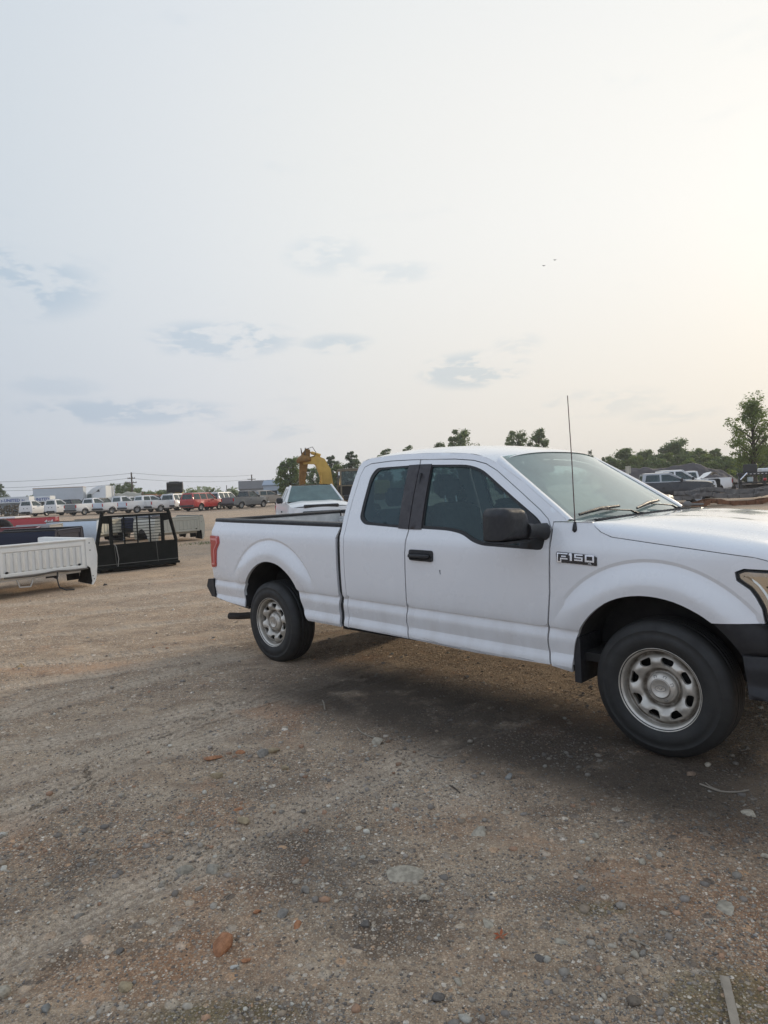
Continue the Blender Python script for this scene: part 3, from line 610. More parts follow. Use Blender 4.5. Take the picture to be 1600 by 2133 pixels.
    surf_panel('reflector', inset(hl_o, .004), S, mat('headlight_reflector', (.85, .80, .72), .10, metal=1.), hl, side=sd, d=.05, flange=0, off=-.05)
    surf_panel('lens', inset(hl_o, .006), S, glass_mat('clear_lens', (.92, .92, .90), 1.3), hl, side=sd, d=.05, flange=0, off=-.002)
    surf_panel('chrome_bezel', inset(hl_o, .008), S, CHROME, hl, side=sd, d=.04, flange=.045, off=-.012, holes=[inset(hl_o, .032)])
    for zz in (.905, .985): br = MB(); br.box(4.20, 4.50, sd * .90 - .02, sd * .90 + .02, zz - .008, zz + .008, bev=.004); br.build('lamp_bar', BLACKG, hl)
    bl = MB(); bl.lathe([(0, .03), (.035, .02), (.055, 0), (.058, -.03)], 20, M=Matrix.Translation((4.36, sd * .875, .945)) @ Matrix.Rotation(sd * -PI / 2, 4, 'X')); bl.build('lamp_bowl', CHROME, hl)
    am = MB(); am.box(4.36, 4.41, sd * .87 - .012, sd * .87 + .012, .88, 1.02, bev=.01); am.build('marker_lens', mat('amber_lens', (.75, .30, .06), .2, coat=1.), hl)

# roof: crowned sheet between the two rails, then pillars beside the windscreen
rail = [(1.11, 1.838), (1.20, 1.858), (1.45, 1.866), (1.67, 1.862), (1.95, 1.848), (2.24, 1.820), (2.37, 1.79), (2.51, 1.735)]
rail = smooth_path(rail, 4)
P = []
for (x, z) in rail:
    e = float(S(x, z)); row = []
    for u in np.linspace(-1, 1, 41):
        a = abs(u); fx = min(1, max(.0, (2.56 - x) / .42)); fb = min(1, (x - 1.06) / .22)
        h = (.040 + .014 * fx) * min(1, fb) * (1 - a ** 3.2) + .012 * (1 - a * a)
        xx = x + (.075 * (1 - a ** 2.4)) * sst(2.2, 2.51, x)
        if 2.2 < x: h += .022 * (1 - a ** 5) * sst(2.3, 2.51, x)
        row.append((xx, u * e, z + h))
    P.append(row)
roofm = MB(); roofm.grid(P, flip=True)
for s_ in (-.46, .46):   # pressed ribs
    pass
roof = roofm.build('roof', WHITE, truck)
# windscreen surface W(s,t): s across -1..1, t 0 at header .. 1 at the base
def WSP(s, t):
    a = abs(s); xt = 2.578 - .078 * a ** 2.4; zt = 1.808 - .030 * a ** 3; yt = .685 * s
    xb = 3.205 - .05 * a ** 2; zb = 1.322 - .0 * a; yb = .865 * s
    k = 0
    return (xt + (xb - xt) * t + k, yt + (yb - yt) * t, zt + (zb - zt) * t + k * 1.1)
P = [[WSP(s, t) for s in np.linspace(-1, 1, 33)] for t in np.linspace(0, 1, 17)]
wm = MB(); wm.grid(P); windshield = wm.build('windshield', G_WS, truck, fix=False)
bd = MB()
def strip(f0, f1, n=24, o=.004):
    A = [[tuple(Vector(WSP(*f0(k / n))) + Vector((.5, 0, .86)) * -o), tuple(Vector(WSP(*f1(k / n))) + Vector((.5, 0, .86)) * -o)] for k in range(n + 1)]; bd.grid(A)
bw = .058
strip(lambda k: (-1 + 2 * k, 0), lambda k: (-1 + 2 * k, .075 + .05 * math.exp(-((-1 + 2 * k) / .16) ** 4)))
strip(lambda k: (-1 + 2 * k, 1), lambda k: (-1 + 2 * k, .955))
strip(lambda k: (-1, k), lambda k: (-1 + bw + .01, k)); strip(lambda k: (1, k), lambda k: (1 - bw - .01, k))
bd.build('ceramic_band', mat('ceramic_band', (.03, .032, .034), .5), windshield)
for sd in (-1, 1):
    ra = smooth_path([(2.51, 1.735), (2.64, 1.66), (2.77, 1.582), (2.94, 1.468), (3.10, 1.358), (3.13, 1.328)], 4); A = []
    for i, (x, z) in enumerate(ra):
        t = i / (len(ra) - 1); w = Vector(WSP(sd, t)); o = Vector((x, sd * float(S(x, z)), z)); mid = (w + o) / 2 + Vector((.006, sd * .012, .014))
        q1 = o.lerp(mid, .5) + Vector((.003, sd * .006, .006)); q2 = mid.lerp(w, .5) + Vector((.003, 0, .006))
        A.append([tuple(o), tuple(q1), tuple(mid), tuple(q2), tuple(w + Vector((0, 0, .004)))])
    ap = MB(); ap.grid(A); ap.build('windshield_pillar', WHITE, truck)
    ft = MB(); ft.poly([(3.036, sd * .938, 1.326), (3.305, sd * .940, 1.322), (3.285, sd * .86, 1.327), (3.14, sd * .868, 1.328)]); ft.build('fender_cap', WHITE, truck)
# hood
def hood_c(x): return float(np.interp(x, [3.2, 3.5, 3.8, 4.1, 4.35, 4.5, 4.62], [1.322, 1.330, 1.322, 1.292, 1.245, 1.200, 1.130]))
def hood_s(x): return float(np.interp(x, [3.2, 3.35, 3.47, 3.70, 3.96, 4.19, 4.45, 4.62], [1.322, 1.320, 1.310, 1.285, 1.255, 1.218, 1.150, 1.075]))
def seam(x): return float(np.interp(x, [3.30, 3.325, 3.36, 3.43, 3.69, 3.98, 4.19, 4.30, 4.50, 4.62], [1.324, 1.294, 1.266, 1.237, 1.204, 1.169, 1.142, 1.109, 1.088, 1.03]))
P = []
xs = list(np.linspace(0, 1, 36))
for q in xs:
    row = []
    for sgn, seq in ((-1, range(14, -1, -1)), (1, range(1, 15))):
        for j in seq:
            if j <= 9: v = j / 9
            else: v = 1 + (j - 9) / 5
            yv = min(v, 1) * .80
            xr = 3.262 + .036 * (min(v, 1.15) / 1.15) ** 2; xe = 4.63 - .10 * min(v, 1) ** 3 - (.05 * max(0, v - 1))
            x = xr + (xe - xr) * q; sh = .80 - .05 * sst(3.9, 4.6, x)
            if v <= 1:
                a = min(v, 1.); yv = a * sh; z = hood_s(x) + (hood_c(x) - hood_s(x)) * (1 - a ** 2.2)
                z += .012 * (sst(.40, .52, a) - sst(.80, .98, a)) * sst(3.3, 3.7, x)
            else:
                t = v - 1; xx = max(x, 3.303); zs = min(seam(xx), hood_s(xx) - .0005); ye = float(S(x, zs)) - .001
                yv = sh + (ye - sh) * math.sin(t * PI / 2) ** .9; z = hood_s(x) + (zs - hood_s(x)) * (1 - math.cos(t * PI / 2))
            row.append((x, sgn * yv, z))
    P.append(row)
hm = MB(); hm.grid(P); hood = hm.build('hood', WHITE, truck)
# cowl with slots
cw = MB(); A = []
for s in np.linspace(-1, 1, 25):
    a = abs(s); b = Vector(WSP(s, 1)); A.append([tuple(b + Vector((-.01, 0, -.012))), (b.x + .03, s * .90, 1.312), (3.262 + .036 * min(1, a) ** 2 - .002, s * .93, 1.316)])
cw.grid(A, smooth=False)
cowl = cw.build('cowl_grille', BLACKP, truck)
for i in range(26):
    s = -.80 + 1.6 * i / 25; y = s * .92; x = 3.262 + .02 * s * s
    sl_ = MB(); sl_.box(-.030, .030, -.010, .010, 0, .010, bev=.003); o = sl_.build('cowl_slat', BLACKP, cowl); o.location = (x - .03, y, 1.319); o.rotation_euler = (0, .1, .5)
# wipers
def wiper(pv, tip, b0, b1):
    a = MB(); a.tube([pv, Vector(pv).lerp(Vector(tip), .25) + Vector((0, 0, .02)), tip], [.014, .010, .007], 6, flat=.6)
    o = a.build('wiper_arm', BLACKP, truck); a = MB(); a.tube([b0, Vector(b0).lerp(Vector(b1), .5) + Vector((.004, 0, .010)), b1], [.007, .011, .007], 6, flat=1.3); a.build('wiper_blade', BLACKP, o)
    a = MB(); a.tube([Vector(pv) - Vector((0, 0, .02)), Vector(pv) + Vector((0, 0, .018))], [.024, .02], 10); a.build('wiper_pivot', BLACKP, o)
def wp(s, t, o=.02): v = Vector(WSP(s, t)); return v + Vector((.5, 0, .86)) * o
wiper(wp(-.10, 1.03, .015), wp(-.62, .93, .03), wp(-.93, .955, .022), wp(-.28, .90, .022))
wiper(wp(.78, 1.03, .015), wp(.30, .93, .03), wp(-.05, .955, .022), wp(.60, .88, .022))
# front end: bumper, grille
fb = MB(); A = []
for y in np.linspace(-.985, .985, 31):
    a = abs(y) / .985; xf = 4.74 - .17 * a ** 3 - .26 * max(0, a - .80) / .20
    A.append([(xf - .10, y, .40), (xf - .02, y, .44), (xf, y, .52), (xf - .01, y, .66), (xf - .06, y, .67), (xf - .06, y, .80), (xf - .16, y, .805)])
fb.grid(A, smooth=False); bumper_f = fb.build('front_bumper', BLACKP, truck)
for sd in (-1, 1):
    TS('bumper_corner', [(3.995, .793), (4.05, .735), (4.11, .655), (4.14, .56), (4.15, .42), (4.46, .42), (4.46, .806), (4.225, .802)], BLACKP, side=sd, d=.05, flange=.02, off=-.008)
    rb_ = TS('bumper_lip', [(4.125, .635), (4.15, .42), (4.47, .41), (4.47, .640)], BLACKP, side=sd, d=.05, flange=.02, off=.012)
gr = MB(); gr.box(4.50, 4.56, -.68, .68, .80, 1.08); grille = gr.build('grille', BLACKP, truck)
for k, z in enumerate((.84, .93, 1.02)): q = MB(); q.box(4.56, 4.60, -.66, .66, z - .02, z + .02, bev=.008); q.build('grille_bar', BLACKP, grille)
q = MB(); q.lathe([(0, 0), (.09, 0), (.10, -.01)], 32); o = q.build('emblem_plate', CHROME, grille); o.location = (4.615, 0, .93); o.rotation_euler = (0, PI / 2, 0); o.scale = (.55, 1.1, 1)
# tailgate, rear bumper, bed floor and bulkhead
tg = MB(); tg.box(-1.015, -.955, -.815, .815, .76, 1.345, bev=.012); tg.box(-.952, -.945, -.70, .70, .84, 1.26, bev=.003); tail = tg.build('tailgate', BEDW, truck)
q = MB(); q.box(-1.025, -.945, -.82, .82, 1.346, 1.376, bev=.010); q.build('tailgate_cap', BLACKP, tail)
q = MB(); q.box(-1.026, -1.014, -.15, .15, 1.15, 1.24, bev=.004); q.build('tailgate_handle', BLACKP, tail)
rb = MB(); A = []
for y in np.linspace(-.985, .985, 31):
    a = abs(y) / .985; xb = -1.17 + .05 * a ** 3 + .06 * max(0, a - .9) / .1
    A.append([(-1.0, y, .742), (xb + .02, y, .742), (xb - .005, y, .72), (xb, y, .65), (xb + .10, y, .552), (-.97, y, .548)])
rb.grid(A, smooth=False)
for y in (-.985, .985): rb.add([(-1.0, y, .742), (-1.04, y, .742), (-1.065, y, .72), (-1.06, y, .65), (-1.0, y, .552), (-.97, y, .548)], [(0, 1, 2, 3, 4, 5)])
rb.build('rear_bumper', BLACKP, truck)
for sd in (-1, 1):   # bumper end caps seen from the side
    q = MB(); q.poly([(-1.0, sd * .955, .745), (-1.125, sd * .955, .735), (-1.16, sd * .955, .655), (-1.07, sd * .955, .552), (-.97, sd * .955, .545)], thick=(0, sd * .018, 0)); q.build('bumper_end', BLACKP, truck)
q = MB(); q.box(-.955, -.52, -.80, .80, .755, .80); q.box(.62, 1.03, -.80, .80, .755, .80); q.box(-.52, .62, -.60, .60, .755, .80)
for i in range(12): q.box(-.94, 1.02, -.58 + i * .1, -.54 + i * .1, .80, .812)
q.build('bed_floor', BEDW, truck)
q = MB(); q.box(1.0, 1.035, -.94, .94, .78, 1.275); q.box(.98, 1.05, -.94, .94, 1.275, 1.302, bev=.008); q.build('bed_bulkhead', BEDW, truck)
for sd in (-1, 1):
    q = MB(); q.box(-.42, .52, min(sd * .60, sd * .79), max(sd * .60, sd * .79), .998, 1.06, bev=.02); q.build('wheel_well', BEDW, truck)
# cab back wall with its window
bw_ = [(1.085, y, z) for (y, z) in [(-.94, .50), (.94, .50), (.96, 1.1), (.90, 1.42), (.80, 1.65), (.72, 1.82), (.60, 1.87), (-.60, 1.87), (-.72, 1.82), (-.80, 1.65), (-.90, 1.42), (-.96, 1.1)]]
hole = [(1.085, y, z) for y, z in rounded([(-.62, 1.40), (.62, 1.40), (.58, 1.78), (-.58, 1.78)], .06)]
q = MB(); q.poly(bw_, [hole], thick=(.02, 0, 0)); back = q.build('cab_back', WHITE, truck)
q = MB(); q.poly([(1.09, p[1], p[2]) for p in hole]); q.build('back_glass', G_REAR, back)
# underbody: frame, floor, axles, tank, exhaust
q = MB(); q.box(1.05, 3.35, -.93, .93, .47, .52); q.box(3.3, 4.5, -.60, .60, .44, .70)
for sd in (-1, 1): q.box(-1.05, 4.5, min(sd * .42, sd * .50), max(sd * .42, sd * .50), .46, .60)
q.box(1.1, 2.4, .48, .80, .36, .50); q.box(2.2, 2.9, -.35, .35, .32, .5, bev=.05); q.build('chassis_frame', UNDER, truck)
q = MB(); q.tube([(0, -.80, .38), (0, .80, .38)], .05, 12); q.tube([(0, -.17, .38), (0, -.08, .38), (0, .10, .38), (0, .18, .38)], [.06, .15, .15, .06], 16); q.tube([(.1, 0, .40), (2.2, 0, .42)], .045, 10)
for sd in (-1, 1): q.box(-.65, .65, sd * .60 - .035, sd * .60 + .035, .40, .45)
q.build('rear_axle', UNDER, truck)
q = MB(); q.tube([(3.683, -.78, .36), (3.683, .78, .36)], .05, 10); q.tube([(3.72, -.62, .40), (3.68, -.55, .75)], .045, 10); q.tube([(3.72, .62, .40), (3.68, .55, .75)], .045, 10); q.box(3.5, 3.9, -.78, -.5, .30, .36); q.box(3.5, 3.9, .5, .78, .30, .36); q.build('front_suspension', UNDER, truck)
q = MB(); q.tube([(-.965, -.83, .325), (-.80, -.80, .335), (-.55, -.72, .36), (-.35, -.60, .42)], .036, 16); q.build('exhaust_pipe', mat('rusty_exhaust', (.035, .027, .022), .8, noise=.4), truck)
# interior
q = MB(); q.box(1.12, 3.1, -.90, .90, .52, .56); q.build('cab_floor', DASH, truck)
q = MB(); A = []
for y in np.linspace(-.88, .88, 17): A.append([(3.12, y, 1.305), (2.95, y, 1.315 + .02 * math.cos(y * 4)), (2.78, y, 1.27), (2.70, y, 1.15), (2.76, y, .90), (2.9, y, .7)])
q.grid(A); q.build('dashboard', DASH, truck)
for sd in (-1, 1):
    q = MB(); q.box(1.95, 2.50, sd * .42 - .26, sd * .42 + .26, .72, .92, bev=.07); q.build('seat_cushion', SEATM, truck)
    M = Matrix.Translation((1.98, sd * .42, .88)) @ Matrix.Rotation(-.28, 4, 'Y'); q = MB(); q.box(-.09, .07, -.25, .25, 0, .60, M=M, bev=.07); sb = q.build('seat_back', SEATM, truck)
    M = Matrix.Translation((1.80, sd * .42, 1.50)) @ Matrix.Rotation(-.20, 4, 'Y'); q = MB(); q.box(-.065, .05, -.135, .135, 0, .19, M=M, bev=.05); q.build('headrest', SEATM, truck)
    q = MB(); q.tube([(1.82, sd * .42 - .07, 1.40), (1.80, sd * .42 - .07, 1.53)], .007, 6); q.tube([(1.82, sd * .42 + .07, 1.40), (1.80, sd * .42 + .07, 1.53)], .007, 6); q.build('headrest_post', CHROME, truck)
    q = MB(); q.box(1.16, 1.24, sd * .42 - .13, sd * .42 + .13, 1.44, 1.60, bev=.04); q.build('rear_headrest', SEATM, truck)
    q = MB(); q.tube([(1.83, sd * .80, 1.70), (1.82, sd * .86, 1.3), (1.85, sd * .90, .8)], .018, 6, flat=.3); q.build('seat_belt', DASH, truck)
q = MB(); q.box(1.14, 1.30, -.70, .70, .72, 1.42, bev=.06); q.box(1.25, 1.62, -.70, .70, .70, .86, bev=.06); q.build('rear_bench', SEATM, truck)
q = MB(); M = Matrix.Translation((2.66, .42, 1.18)) @ Matrix.Rotation(-1.15, 4, 'Y')
for k in range(24):
    a0, a1 = 2 * PI * k / 24, 2 * PI * (k + 1) / 24; q.tube([(.185 * math.cos(a0), .185 * math.sin(a0), 0), (.185 * math.cos(a1), .185 * math.sin(a1), 0)], .015, 6, M=M, cap=False)
for a in (0, PI * .5, PI, PI * 1.5): q.tube([(0, 0, -.02), (.18 * math.cos(a), .18 * math.sin(a), 0)], .014, 6, M=M)
q.lathe([(0, .01), (.06, .005), (.07, -.03)], 16, M=M); q.build('steering_wheel', DASH, truck)
q = MB(); q.box(2.42, 2.45, -.13, .13, 1.66, 1.73, bev=.01); q.tube([(2.45, 0, 1.72), (2.52, 0, 1.775)], .01, 6); q.build('rear_view_mirror', BLACKP, truck)
q = MB(); q.box(1.25, 2.25, -.58, .58, 1.790, 1.800); q.build('headliner', mat('headliner', (.35, .35, .34), .9), truck)
for sd in (-1, 1):   # door mirrors
    q = MB(); pts = [(2.80, 0), (2.78, .0)]
    # housing: lofted rounded box, narrower at the front
    prof = [(-.088, .00, .86), (-.080, .0, .98), (-.02, .0, 1.0), (.055, .0, .97), (.082, .0, .88), (.095, 0, .66), (.099, 0, .3)]; A = []
    out = rounded([(-.128, -.098), (.128, -.098), (.128, .045), (.088, .100), (-.095, .108), (-.128, .075)], [.012, .012, .03, .03, .035, .03], 4)
    for (dx, _, sc) in prof: A.append([(dx, u * sc, w * sc) for (u, w) in out] + [(dx, out[0][0] * sc, out[0][1] * sc)])
    q.grid(A); q.add([p for p in A[-1][:-1]], [tuple(range(len(out)))])
    mo = q.build('door_mirror', BLACKP, truck, fix=True); sk = MB(); sk.box(-.084, .088, -.127, .127, -.113, -.099, bev=.006); sk.build('mirror_skirt', BLACKP, mo); mo.location = (2.862, sd * 1.195, 1.325); mo.rotation_euler = (0, 0, sd * .12)
    q = MB(); q.add([(-.080, u * .76, w * .76) for (u, w) in out], [tuple(range(len(out)))]); q.build('mirror_glass', mat('mirror_glass', (.8, .82, .84), .03, metal=1.), mo)
    q = MB(); q.tube([(.075, -sd * .10, -.045), (.085, -sd * .17, -.050), (.10, -sd * .25, -.060)], [.045, .040, .052], 10, flat=1.1); q.tube([(.0, sd * .10, -.088), (.05, -sd * .12, -.090), (.085, -sd * .2, -.075)], [.018, .034, .030], 8, flat=.7); q.build('mirror_arm', BLACKP, mo)
# antenna on the passenger-side fender
ya = -float(S(3.19, 1.28)) + .01
q = MB(); q.tube([(3.195, ya - .005, 1.255), (3.192, ya - .010, 1.275), (3.188, ya + .0, 1.305), (3.187, ya + .004, 1.325)], [.008, .017, .013, .006], 10); ant = q.build('antenna_base', BLACKP, truck)
q = MB(); q.tube([(3.187, ya + .004, 1.32), (3.183, ya + .004, 1.7), (3.172, ya + .004, 2.10)], [.0034, .0030, .0026], 6); q.build('antenna_mast', mat('antenna_steel', (.10, .06, .06), .4, metal=.6), ant)
def spoly(name, pts, m, par, off):
    q = MB(); q.poly([(x, -(float(S(x, z)) + off), z) for x, z in pts], thick=(0, .0012, 0)); return q.build(name, m, par)
CHIP = mat('bare_metal_chip', (.10, .10, .11), .6)
spoly('paint_chip', [(2.135, .985), (2.148, .985), (2.146, .968), (2.150, .955), (2.143, .955), (2.140, .970)], CHIP, truck, .0015)
for k_, (xa, za, xb, zb_) in enumerate(((1.72, .462, 2.30, .436), (1.95, .470, 2.10, .452), (2.28, .462, 2.52, .430), (1.50, .468, 1.74, .455), (2.70, .447, 2.90, .436))): spoly('scrape_mark', [(xa, za), (xb, zb_), (xb, zb_ + .0014), (xa + .1, za + .0012 - .1 * (za - zb_) / (xb - xa))], CHIP, truck, .0018)
# badge: black plate, chrome characters
BX0, BX1, BZ0, BZ1 = 3.085, 3.352, 1.078, 1.143
def bpt(a, b): x = BX0 + a * (BX1 - BX0); return (x, BZ0 + b * (BZ1 - BZ0) - .012 * a)
def bpoly(name, pts, m, par, off, fl=.006):
    V = [bpt(*p) for p in pts]; q = MB(); y = [-(float(S(*v)) + off) for v in V]; q.poly([(v[0], yy, v[1]) for v, yy in zip(V, y)], thick=(0, fl, 0)); return q.build(name, m, par)
plate = bpoly('model_badge', [(.02, .03), (1.0, 0.0), (1.0, .78), (.93, .88), (.78, .97), (.02, 1.02), (.0, .8)], BLACKG, truck, .006)
def strokes(segs, w, m, name, h=.010):
    q = MB()
    for (a, b, c, d_) in segs:
        if abs(a - c) < 1e-6: r = (a - w / 2, min(b, d_) - w * 1.9, a + w / 2, max(b, d_) + w * 1.9)
        else: r = (min(a, c) - w / 2, b - w * 1.9, max(a, c) + w / 2, b + w * 1.9)
        V = [bpt(r[0], r[1]), bpt(r[2], r[1]), bpt(r[2], r[3]), bpt(r[0], r[3])]
        q.poly([(v[0], -(float(S(*v)) + h), v[1]) for v in V], thick=(0, .006, 0))
        h += .0004
    q.build(name, m, plate)
strokes([(.045, .10, .13, .10), (.045, .10, .045, .80), (.045, .90, .29, .90), (.13, .10, .13, .38), (.13, .42, .29, .42), (.16, .64, .25, .64)], .030, CHROME, 'badge_letter')
strokes([(.385, .36, .385, .88), (.36, .86, .37, .86)], .052, CHROME, 'badge_letter')
strokes([(.49, .88, .66, .88), (.49, .86, .49, .66), (.49, .62, .66, .62), (.66, .60, .66, .42), (.49, .38, .66, .38)], .034, CHROME, 'badge_letter')
strokes([(.75, .88, .93, .88), (.75, .84, .75, .42), (.93, .84, .93, .42), (.75, .36, .93, .36)], .040, CHROME, 'badge_letter')
def glyph(txt, size, m, par, loc, rot, depth=.0015, name='lettering', sx=1.):
    cu = bpy.data.curves.new('t', 'FONT'); cu.body = txt; cu.size = size; cu.extrude = depth; cu.resolution_u = 2; cu.offset = size * .018
    o = bpy.data.objects.new('t', cu); COL.objects.link(o); bpy.context.view_layer.update(); dg = bpy.context.evaluated_depsgraph_get()
    me = bpy.data.meshes.new_from_object(o.evaluated_get(dg)); bpy.data.objects.remove(o); bpy.data.curves.remove(cu); me.materials.clear()
    n = link(name, me, m, par); n.location = loc; n.rotation_euler = rot; n.scale = (sx, 1, 1); return n
gx, gz = bpt(.80, .08); glyph('XL', .013, mat('silver_print', (.75, .75, .75), .4), plate, (gx, -(float(S(gx, gz)) + .0085), gz), (PI / 2, 0, 0), .001, 'badge_letter', 1.5)

# wheels (steel, eight hand holes, capped hub)
def RD(r):   # face depth (outward +) against radius
    return np.interp(r, [0, .075, .090, .100, .118, .150, .176, .186, .194, .205], [-.020, -.020, -.034, -.038, -.012, .006, .000, -.010, -.022, -.026])
def wheel_meshes():
    q = MB()
    tread = [(.150, -.030)] 
    prof = [(.224, .118), (.232, .126), (.246, .1275), (.249, .1295), (.275, .134), (.300, .1350), (.303, .1330), (.330, .1310), (.333, .1325), (.336, .1300), (.352, .1225), (.368, .112), (.379, .100), (.384, .088)]
    n = 96
    half = prof
    full = half + [(.3875, .070), (.3885, .058), (.3795, .055), (.3795, .048), (.3895, .045), (.390, .022), (.381, .019), (.381, .012), (.390, .009), (.390, -.009), (.381, -.012), (.381, -.019), (.390, -.022), (.3895, -.045), (.3795, -.048), (.3795, -.055), (.3885, -.058), (.3875, -.070)] + [(r, -h) for r, h in reversed(half)]
    q.lathe(full, n); 
    tyre = q.mesh('tyre')
    bm = bmesh.new(); bm.from_mesh(tyre); bmesh.ops.recalc_face_normals(bm, faces=bm.faces); bm.to_mesh(tyre); bm.free(); tyre.materials.append(RUB)
    holes = []
    for i in range(8):
        a = 2 * PI * (i + .5) / 8 + .0; hp = rounded([(.135, -.020), (.135, .020), (.160, .037), (.177, .033), (.177, -.033), (.160, -.037)], .012, 2)
        holes.append([(x * math.cos(a) - y * math.sin(a), x * math.sin(a) + y * math.cos(a)) for x, y in hp])
    circ = [(.205 * math.cos(2 * PI * k / 96), .205 * math.sin(2 * PI * k / 96)) for k in range(96)]
    V, F, L = tri2d(circ, holes, .0085)
    HC = np.array([(.158 * math.cos(2 * PI * (i + .5) / 8), .158 * math.sin(2 * PI * (i + .5) / 8)) for i in range(8)])
    r = np.hypot(V[:, 0], V[:, 1]); dh = np.min(np.hypot(V[:, None, 0] - HC[None, :, 0], V[:, None, 1] - HC[None, :, 1]), 1)
    an = np.arctan2(V[:, 1], V[:, 0]); sp = .5 + .5 * np.cos(an * 8)
    z = RD(r) + .014 * sp * np.exp(-((r - .152) / .032) ** 2) - .010 * np.exp(-(dh / .034) ** 4) + .095
    q = MB(); vs = [(a, b, c) for (a, b), c in zip(V, z)]; q.add(vs, [tuple(f) for f in F.tolist()], True)
    for l in L[1:]:
        n = len(l); a = [vs[i] for i in l]; q.add(a + [(p[0], p[1], p[2] - .018) for p in a], [(i, (i + 1) % n, n + (i + 1) % n, n + i) for i in range(n)], True)
    q.lathe([(.203, .066), (.207, .060), (.211, .080), (.214, .104), (.2155, .110), (.222, .114), (.226, .118), (.2305, .126), (.2330, .128), (.2345, .122), (.232, .112), (.222, .106)], 96)
    q.lathe([(.205, .064), (.204, -.10), (.222, -.12)], 64)
    rim = q.mesh('rim'); rim.materials.append(STEEL)
    bm = bmesh.new(); bm.from_mesh(rim); bmesh.ops.recalc_face_normals(bm, faces=bm.faces); bm.to_mesh(rim); bm.free()
    q = MB(); q.lathe([(0, .100), (.046, .100), (.048, .1025), (.052, .1025), (.054, .100), (.066, .098), (.078, .090), (.086, .076), (.089, .060)], 64); cap = q.mesh('hub_cap'); cap.materials.append(STEEL)
    q = MB(); q.tube([(.030 * math.cos(t) * 1.0, .017 * math.sin(t), .1012) for t in np.linspace(0, 2 * PI, 25)], .0013, 5)
    q.tube([(-.017 + .034 * t, .006 * math.sin(t * 9), .1012) for t in np.linspace(0, 1, 18)], .0013, 5)
    for i in range(8):
        if i % 2 == 0 or i == 1:
            a = 2 * PI * i / 8 + .3; q.tube([((.070 + dx) * math.cos(a + da), (.070 + dx) * math.sin(a + da), .0965 - dx * .5) for dx, da in ((-.006, -.10), (.007, -.10), (.007, .10), (-.006, .10))], .0016, 5)
    emb = q.mesh('hub_emblem'); emb.materials.append(mat('emblem_line', (.20, .19, .18), .5))
    q = MB(); q.lathe([(0, .012), (.196, .012), (.199, .0), (0, .0)], 32); dr = q.mesh('brake_disc'); dr.materials.append(mat('brake_iron', (.012, .011, .010), .8))
    return tyre, rim, cap, emb, dr
WM = wheel_meshes()
def hero_wheel(x, sd, spin):
    w = empty('wheel', (x, sd * .857, .381)); w.parent = truck; w.rotation_euler = (PI / 2 if sd < 0 else -PI / 2, 0, 0)
    w.rotation_mode = 'QUATERNION'; w.rotation_quaternion = (Matrix.Rotation(PI / 2 if sd < 0 else -PI / 2, 3, 'X') @ Matrix.Rotation(spin, 3, 'Z')).to_quaternion()
    for nm, me in zip(('tyre', 'rim', 'hub_cap', 'hub_emblem', 'brake_disc'), WM): link(nm, me, None, w)
hero_wheel(0, -1, .25); hero_wheel(3.683, -1, .13); hero_wheel(0, 1, .5); hero_wheel(3.683, 1, .9)
# ---------------------------------------------------------------- placing by the survey of the photograph: column, row and depth give a point of the place
def PXD(u, v, depth):
    p = Vector((0, 0, CAM_Z)) + (CR * ((u - 800) / FPX) + CU * ((1066.5 - v) / FPX) + CF) * depth; return p
def gh(x, y): return float(ground_h(np.array([x]), np.array([y]), False)[0])
def hz(u): return 1022 - .045 * (u - 800)
def GD(u, depth):
    """ground point seen in column u at this depth"""
    p = PXD(u, hz(u) + 1.3 * FPX / depth, depth); return Vector((p.x, p.y, gh(p.x, p.y)))
def GH(u, v):
    q = CR * ((u - 800) / FPX) + CU * ((1066.5 - v) / FPX) + CF; k = -CAM_Z / q.z; return Vector((q.x * k, q.y * k, float(ground_h(np.array([q.x * k]), np.array([q.y * k]))[0])))

VW = mat('fleet_white', (.76, .76, .75), .35, coat=.4, noise=.08, dirt=((.35, .3, .24), .3, 1.0, .3))
def paint(name, c, **k): return mat('paint_' + name, c, .32, coat=.5, noise=.1, dirt=((.20, .17, .14), .2, .7, .12), **k)
VRED = paint('red', (.42, .018, .020)); VSIL = paint('silver', (.42, .43, .44)); VGREY = paint('grey', (.16, .17, .18)); VBLK = paint('black', (.018, .018, .02))
VNAVY = mat('paint_navy', (.006, .008, .026), .4, coat=.15, spec=.25); VBLUE = paint('pale_blue', (.60, .68, .76)); VTAN = paint('tan', (.34, .28, .22)); VDRED = paint('dark_red', (.16, .015, .015)); VCREAM = paint('cream', (.52, .50, .42))
GLD = glass_mat('far_glass', (.22, .30, .30), 1.3, haze=.16, hc=(.28, .38, .38)); DARK = mat('dark_recess', (.012, .012, .013), .8)
TYRE2 = mat('far_tyre', (.02, .02, .02), .8); RIM2 = mat('far_rim', (.35, .35, .35), .4, metal=.6)

def surf_into(mb, outline, Sf, side, holes=(), d=.2, flange=.03, off=0.):
    V2, F, L = tri2d(outline, holes, d); y = side * (Sf(V2[:, 0], V2[:, 1]) + off); vs = [(a, b, c) for a, b, c in zip(V2[:, 0], y, V2[:, 1])]; fs = []
    for f in F.tolist():
        a, b, c = V2[f[0]], V2[f[1]], V2[f[2]]; ccw = (b[0] - a[0]) * (c[1] - a[1]) - (c[0] - a[0]) * (b[1] - a[1]) > 0; fs.append(tuple(f) if ccw == (side < 0) else tuple(f[::-1]))
    mb.add(vs, fs, True)
    if flange:
        for l in L:
            n = len(l); a = [vs[i] for i in l]; mb.add(a + [(p[0], p[1] - side * flange, p[2]) for p in a], [(i, (i + 1) % n, n + (i + 1) % n, n + i) for i in range(n)])

